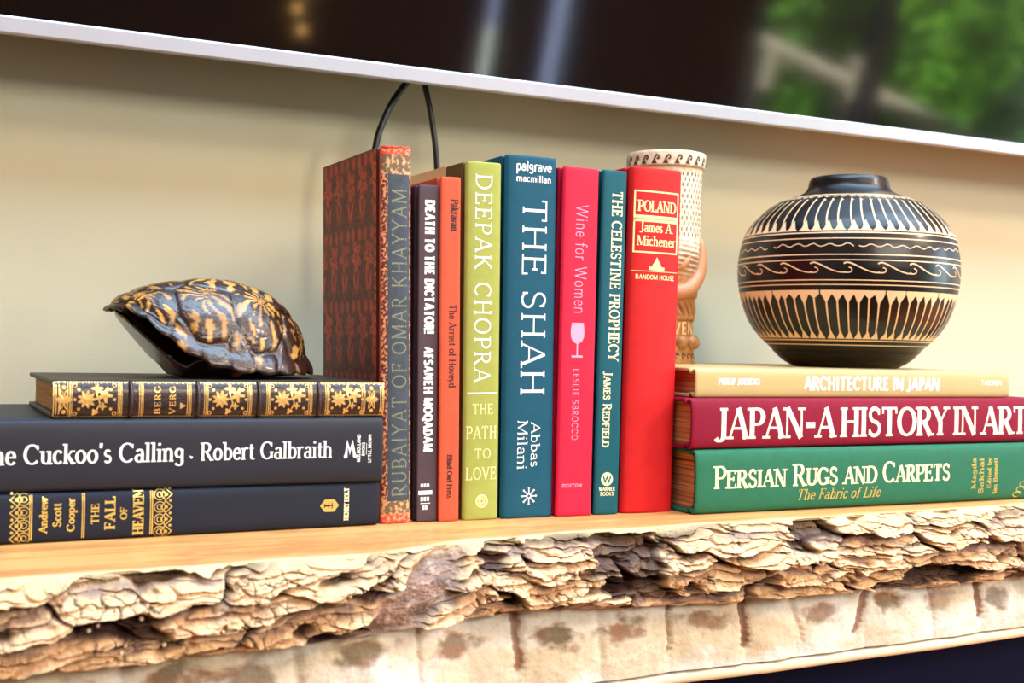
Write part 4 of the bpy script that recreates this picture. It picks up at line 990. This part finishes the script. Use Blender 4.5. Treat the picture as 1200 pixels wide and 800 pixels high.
while a < 2 * PI:
    ln = rs.uniform(.35, .9); n = int(ln / .03); y0 = rs.uniform(293, 295)
    pts = [(a + ln * t / n, pz(y0 + 2.2 * math.sin(t * 1.35 + rs.uniform(-.3, .3)) * rs.uniform(.5, 1))) for t in range(n + 1)]
    P += vrib(pts, .0007); a += ln + rs.uniform(.04, .12)
vase_print('carved_scribble', P)
P = []; N = 22
for i in range(N):
    a = 2 * PI * i / N; da = 2 * PI / N
    pts = [(a - .12 * da + da * 1.12 * t, pz(318) + (.0042 * math.cos(PI * t ** .8 * 1.15 - .25)) * (1 if t > .1 else .7 + 3 * t)) for t in np.linspace(0, 1, 12)]
    P += vrib(pts, .0012, .0008)
    pts = [(a + da * (1.0 + .13 * math.cos(t)), pz(321) + .0022 * math.sin(t)) for t in np.linspace(-2.6, 1.4, 8)]
    P += vrib(pts, .0008)
vase_print('carved_wave', P)

# ================================================================== CARVED CYLINDER
cyl = empty('carved_cylinder', (.3152, .172, TOPZ), 'carved wooden cylinder with wave rim and fish-scale cuts behind the red book', 'carving')
M_CW = mat('carved_wood', (222, 180, 130), .5, attr=True, bump=.4, bscale=700, var=.18, vscale=250)
M_CUT = mat('cut_dark', (70, 34, 18), .7)
CC = math.atan2(CAM[1] - .172, CAM[0] - .3152)           # angle that faces the camera
cz = lambda y: (421 - y) / 1376 * 1.0
def cyr(z):
    return np.interp(z, [0, .004, .008, .012, .013, .022, .0235, .036, .037, .0545, .056, .095, .158, .1635, .165, .176, .1772], [.0268, .0272, .0262, .0266, .0262, .0262, .0256, .0256, .0265, .0262, .0285, .0300, .0302, .0308, .0332, .0334, .0325])
nth, nz = 200, 220
tg = np.repeat(np.linspace(0, 2 * PI, nth, endpoint=False), nz); zg = np.tile(np.linspace(0, .1772, nz), nth)
rr = cyr(zg).astype(float)
rel = (tg - CC + PI) % (2 * PI) - PI                      # 0 faces the camera, positive is to the right
rr += .0004 * fbm(tg * 8, zg * 200, 3, 91)
# drapery swirls between the scales and the arm
fold = np.exp(-((rel - .75) / .55) ** 2 - ((zg - .088) / .012) ** 2); rr += fold * (.0022 + .0011 * np.sin(zg * 1500 + rel * 5))
# carved tangle above the lettering
br = sstep(.052, .045, np.abs(zg - .0455) * 1 + .044); tang = np.exp(-((zg - .0455) / .006) ** 2); rr += .0012 * tang * np.sin(rel * 22 + zg * 500)
V = np.stack([rr * np.cos(tg), rr * np.sin(tg), zg], 1)
ivory = np.array(lin((236, 216, 186))); honey = np.array(lin((190, 126, 66))); cdk = np.array(lin((92, 44, 20)))
k = sstep(.062, .11, zg + .012 * fbm(tg * 3, zg * 60, 2, 93))[:, None]; cc = honey * (1 - k) + ivory * k
kr = sstep(.160, .164, zg)[:, None] * .35; cc = cc * (1 - kr) + np.array(lin((236, 196, 150))) * kr
kd = (.7 * sstep(.1, .7, tang * np.sin(rel * 22 + zg * 500 + PI) ))[:, None] + (.6 * fold * sstep(.2, .9, np.sin(zg * 1500 + rel * 5 + PI)))[:, None]
kd = np.clip(kd + (np.exp(-((zg - .0235) / .0009) ** 2) + np.exp(-((zg - .0365) / .0007) ** 2) + np.exp(-((zg - .0645 + .004) / .0008) ** 2) + np.exp(-((zg - .1642) / .0006) ** 2))[:, None] * .6, 0, .85)
cc = cc * (1 - kd) + cdk * kd
faces = [tuple(f) for f in grid_faces(nth, nz, True)] + [tuple(i * nz for i in range(nth))[::-1]]
mesh_obj('body', V, faces, M_CW, cyl, True, cols=cc)
MB().lathe([(.0325, .1772), (.0305, .1778), (.0290, .1765), (.0288, .150), (.001, .150)], 64, cap0=False, cap1=True).out('hollow', mat('carved_inside', (206, 158, 106), .7), cyl, True)
def cp(a, z, off): r = float(cyr(z)) + off; return (r * math.cos(CC + a), r * math.sin(CC + a), z)
def cyl_print(name, polys, m, off=.0004):
    V = []; F = []
    for q in polys: k = len(V); V += [cp(p[0], p[1], off) for p in q]; F.append(tuple(range(k, k + len(q))))
    return mesh_obj(name, V, F, m, cyl)
P = []
for row in range(24):
    z = .1585 - row * .0046; n = 40
    if z < .092: break
    for i in range(n):
        a = -PI + 2 * PI * (i + .5 * (row % 2)) / n + .008 * rs.uniform(-1, 1)
        if z < .105 and .1 < a < 1.35: continue
        P.append([(a - .016, z - .0015), (a + .014, z - .0018), (a + .020, z + .0012), (a - .006, z + .0017)])
cyl_print('scale_cut', P, M_CUT)['kind'] = 'stuff'
P = []
for i in range(22):
    a0 = -PI + 2 * PI * i / 22
    pts = [(a0 + .12 * t + .05 * math.cos(5 * t - 1), .1705 + .0034 * math.sin(5.4 * t - 1.2) * (1 - .4 * t)) for t in np.linspace(0, 1, 10)]
    hook = [(a0 * .033 + q[0], q[1]) for q in ((-.0016, .1662), (-.0006, .1690), (.0002, .1712), (.0016, .1728), (.0030, .1722), (.0034, .1706), (.0026, .1696), (.0016, .1702))]
    P += ribbon(hook, lambda a: .0013)
    P.append([(a0 * .033 - .0030, .1658), (a0 * .033 + .0018, .1658), (a0 * .033 + .0002, .1690), (a0 * .033 - .0008, .1700)])
cyl_print('wave_scroll', [[(p[0] / .033, p[1]) for p in q] for q in P], M_CUT)
# band of letters: raised, honey coloured
P = text_polys('HEAVEN', .046, .0105, wt=.17, thin=.8, ls=.1)
cyl_print('carved_lettering', [[(p[0] / .0258 - .60, p[1] + .0245) for p in q] for q in P], mat('letter_wood', (236, 184, 122), .5), .0009)
for i in range(13):
    a = CC + 2 * PI * (i + .35) / 13
    MB().lathe([(.0056 * math.cos(t), .0062 * math.sin(t)) for t in np.linspace(-PI / 2 + .05, PI / 2 - .05, 9)], 14, (.0262 * math.cos(a), .0262 * math.sin(a), .0178)).out('bead', mat('bead_wood', (190, 126, 68), .45, var=.45, vscale=150), cyl, True)
P = []
for i in range(26):
    a0 = -PI + 2 * PI * i / 26
    P += ribbon([(a0 * .027 + .0019 * math.cos(t), .0062 + .0022 * math.sin(t)) for t in np.linspace(.2, 4.2, 8)], lambda a: .0011)
cyl_print('base_scroll', [[(p[0] / .027, p[1]) for p in q] for q in P], M_CUT)
pts = [cp(1.42, .108, -.001), cp(1.40, .100, .001), cp(1.38, .090, .0016), cp(1.30, .078, .0010), cp(1.10, .069, -.0004), cp(.82, .0625, -.0016), cp(.50, .0600, -.002), cp(.2, .060, -.003), cp(-.2, .060, -.006)]
MB().tube(catmull(pts, 6), list(np.interp(np.linspace(0, 1, 49), [0, .12, .35, .6, .85, 1], [.0016, .0034, .0062, .0072, .0064, .003])), 16).out('carved_arm', mat('arm_wood', (206, 140, 92), .42, var=.15, vscale=90), cyl, True)
MB().tube(catmull([cp(.42, .079, -.001), cp(.55, .082, .0002), cp(.72, .088, .0), cp(.9, .0925, -.0008)], 6), list(np.interp(np.linspace(0, 1, 19), [0, .5, 1], [.0022, .0034, .0016])), 10).out('carved_arm', MATS['arm_wood'], cyl, True)

# ================================================================== TURTLE SHELL
tur = empty('turtle_shell', (-.0925, .066, .0885), 'empty brown and yellow box turtle shell resting on the small gilt leather book', 'shell')
A_, B_, H_ = .0610, .047, .061
def rim_z(x): return np.interp(x, [-.07, -.03, -.005, .010, .022, .035, .046, .054, .061], [.0030, .0030, .0045, .0085, .015, .026, .037, .0415, .0405])
nu, nv = 260, 120
ug = np.repeat(np.linspace(0, 2 * PI, nu, endpoint=False), nv); vg = np.tile(np.linspace(0, 1, nv), nu)
s_ = np.sin(vg * PI / 2) ** .92; ch = np.cos(vg * PI / 2) ** .78
# forward is +x here; shell faces left in the picture, so x is mirrored below
px_ = A_ * np.cos(ug) * s_; py_ = B_ * np.sin(ug) * s_
peak = H_ - .004 * ((px_ + .004) / A_) ** 2
rz = rim_z(A_ * np.cos(ug))
pzv = rz * (1 - ch) + peak * ch
# flared margin
fl = sstep(.9, 1, vg); px_ = px_ + .004 * fl * np.cos(ug); py_ = py_ + .004 * fl * np.sin(ug); 
# scutes by nearest centre
cent = [(.050, 0, .0), (.028, 0, 1), (0., 0, 2), (-.028, 0, 3), (-.050, 0, 4)]
S = [(c[0], 0.0) for c in cent]
for sg in (-1, 1): S += [(.037, sg * .030), (.010, sg * .034), (-.019, sg * .033), (-.044, sg * .025)]
S = np.array(S); nm = 24
mg = np.array([((A_ + .004) * 1.02 * math.cos(t) * (1 + .05 * math.cos(t)), (B_ + .003) * 1.02 * math.sin(t)) for t in (np.arange(nm) + .5) * 2 * PI / nm])
C2 = np.concatenate([S, mg]); wgt = np.array([1.0] * len(S) + [1.0] * nm)
# distance measured on flattened dome
flx = px_ / np.maximum(s_, 1e-4) * (vg ** .9) ; fly = py_ / np.maximum(s_, 1e-4) * (vg ** .9)
dist = np.stack([np.hypot(flx - c[0], (fly - c[1]) * .95) + (0.0105 if i < len(S) else .0) * 0 for i, c in enumerate(C2)], 1)
o_ = np.sort(dist, 1); near = np.argmin(dist, 1); gap = o_[:, 1] - o_[:, 0]
groove = 1 - sstep(0, .0028, gap)
dxs = flx - C2[near, 0]; dys = fly - C2[near, 1]; rad = np.hypot(dxs, dys)
rings = np.sin(gap * 2600) * .00010 * (gap < .013)
dn = -.0010 * groove + rings + .0007 * sstep(0, .012, gap) + .00015 * fbm(flx * 400, fly * 400, 3, 97)
nx_ = px_ / A_ ** 2; ny_ = py_ / B_ ** 2; nz_ = (pzv) / H_ ** 2 + 1e-4; nl = np.sqrt(nx_ ** 2 + ny_ ** 2 + nz_ ** 2)
px_ += dn * nx_ / nl; py_ += dn * ny_ / nl; pzv = pzv + dn * nz_ / nl
pzv = pzv + .0008 * np.cos(ug * 24) * fl
# yellow rays from each scute's upper middle
org = np.where(near < 5, 0, 1)
wn_ = .0022 * fbm(flx * 110, fly * 110, 3, 98)
cx_ = C2[near, 0]; cyy = C2[near, 1]
up = np.where(np.arange(len(C2))[near] < 5, 0.0, 1.0)      # rays fan out from the upper edge of each side scute
ox_ = cx_ + (hashf(near.astype(np.int64), near.astype(np.int64) * 3, 5) - .5) * .006; oy_ = cyy * (1 - .36 * up)
ang = np.arctan2(fly - oy_ + wn_, flx - ox_ + wn_ * .7); rad2 = np.hypot(flx - ox_, fly - oy_)
ray = np.sin(ang * 12.3 + near * 2.1 + 2.4 * fbm(flx * 70, fly * 70, 3, 99)) + 1.1 * fbm(flx * 190, fly * 190, 3, 101) + .7 * fbm(flx * 60, fly * 60, 2, 107)
yel = sstep(.48, .74, ray + .9 * np.exp(-(rad2 / .005) ** 2)) * sstep(.0, .0016, gap - .0008)
yel = np.where(near < len(S), yel, sstep(.35, .7, fbm(flx * 110, fly * 110, 3, 105) + .0))
yel = yel * (.55 + .45 * sstep(-.3, .4, fbm(flx * 40, fly * 40, 2, 109)))
cbr = np.array(lin((58, 34, 26))); cy_ = np.array(lin((240, 172, 84))); cdk2 = np.array(lin((34, 20, 18)))
cc = cbr * (1 - yel[:, None]) + cy_ * yel[:, None]; k = (.6 * groove)[:, None]; cc = cc * (1 - k) + cdk2 * k
M_SH = mat('shell_horn', (80, 50, 30), .26, attr=True, bump=.5, bscale=600, coat=.35, var=.3, vscale=160)
Vo = np.stack([-px_, py_, pzv], 1)
ring = Vo.reshape(nu, nv, 3)
# inner skin with thickness so the open front shows a hollow shell
inn = ring.copy(); cen = np.array([0, 0, .012]); inn = cen + (inn - cen) * .955; inn = inn[:, ::-1]
allv = np.concatenate([ring, inn], 1).reshape(-1, 3); cin = np.array(lin((52, 28, 18)))
call = np.concatenate([cc.reshape(nu, nv, 3), np.broadcast_to(cin, (nu, nv, 3))], 1).reshape(-1, 3)
mesh_obj('carapace', allv, grid_faces(nu, 2 * nv, True), M_SH, tur, True, cols=call)
# plastron: belly plate with turned-up bridges at the sides
nu2, nv2 = 96, 40
ug = np.repeat(np.linspace(0, 2 * PI, nu2, endpoint=False), nv2); vg = np.tile(np.linspace(0, 1, nv2), nu2)
ax = np.where(np.cos(ug) > 0, .0585, .053); X = ax * np.cos(ug) * vg; Yp = (.0400 - .006 * sstep(.02, .05, X)) * np.sin(ug) * vg
Zp = .0004 + .0006 * vg ** 2 + (np.abs(np.sin(ug)) ** 1.5) * .010 * sstep(.72, 1, vg) * sstep(.050, .02, np.abs(X + .014))
Zp += np.maximum(0, X - .022) * 1.02 + .0022 * np.exp(-((X - .016) / .004) ** 2) * sstep(.5, 1, vg)     # the front lobe is hinged up
am = sstep(.25, .6, fbm(X * 90, Yp * 90, 3, 111))[:, None]
cc = np.array(lin((44, 24, 20))) * (1 - am) + np.array(lin((206, 112, 46))) * am
Vp = np.stack([-X, Yp, Zp], 1).reshape(nu2, nv2, 3); Vq = Vp[:, ::-1].copy(); Vq[:, :, 2] += .0022
mesh_obj('plastron', np.concatenate([Vp, Vq], 1).reshape(-1, 3), grid_faces(nu2, 2 * nv2, True), M_SH, tur, True, cols=np.concatenate([cc.reshape(nu2, nv2, 3)] * 2, 1).reshape(-1, 3))
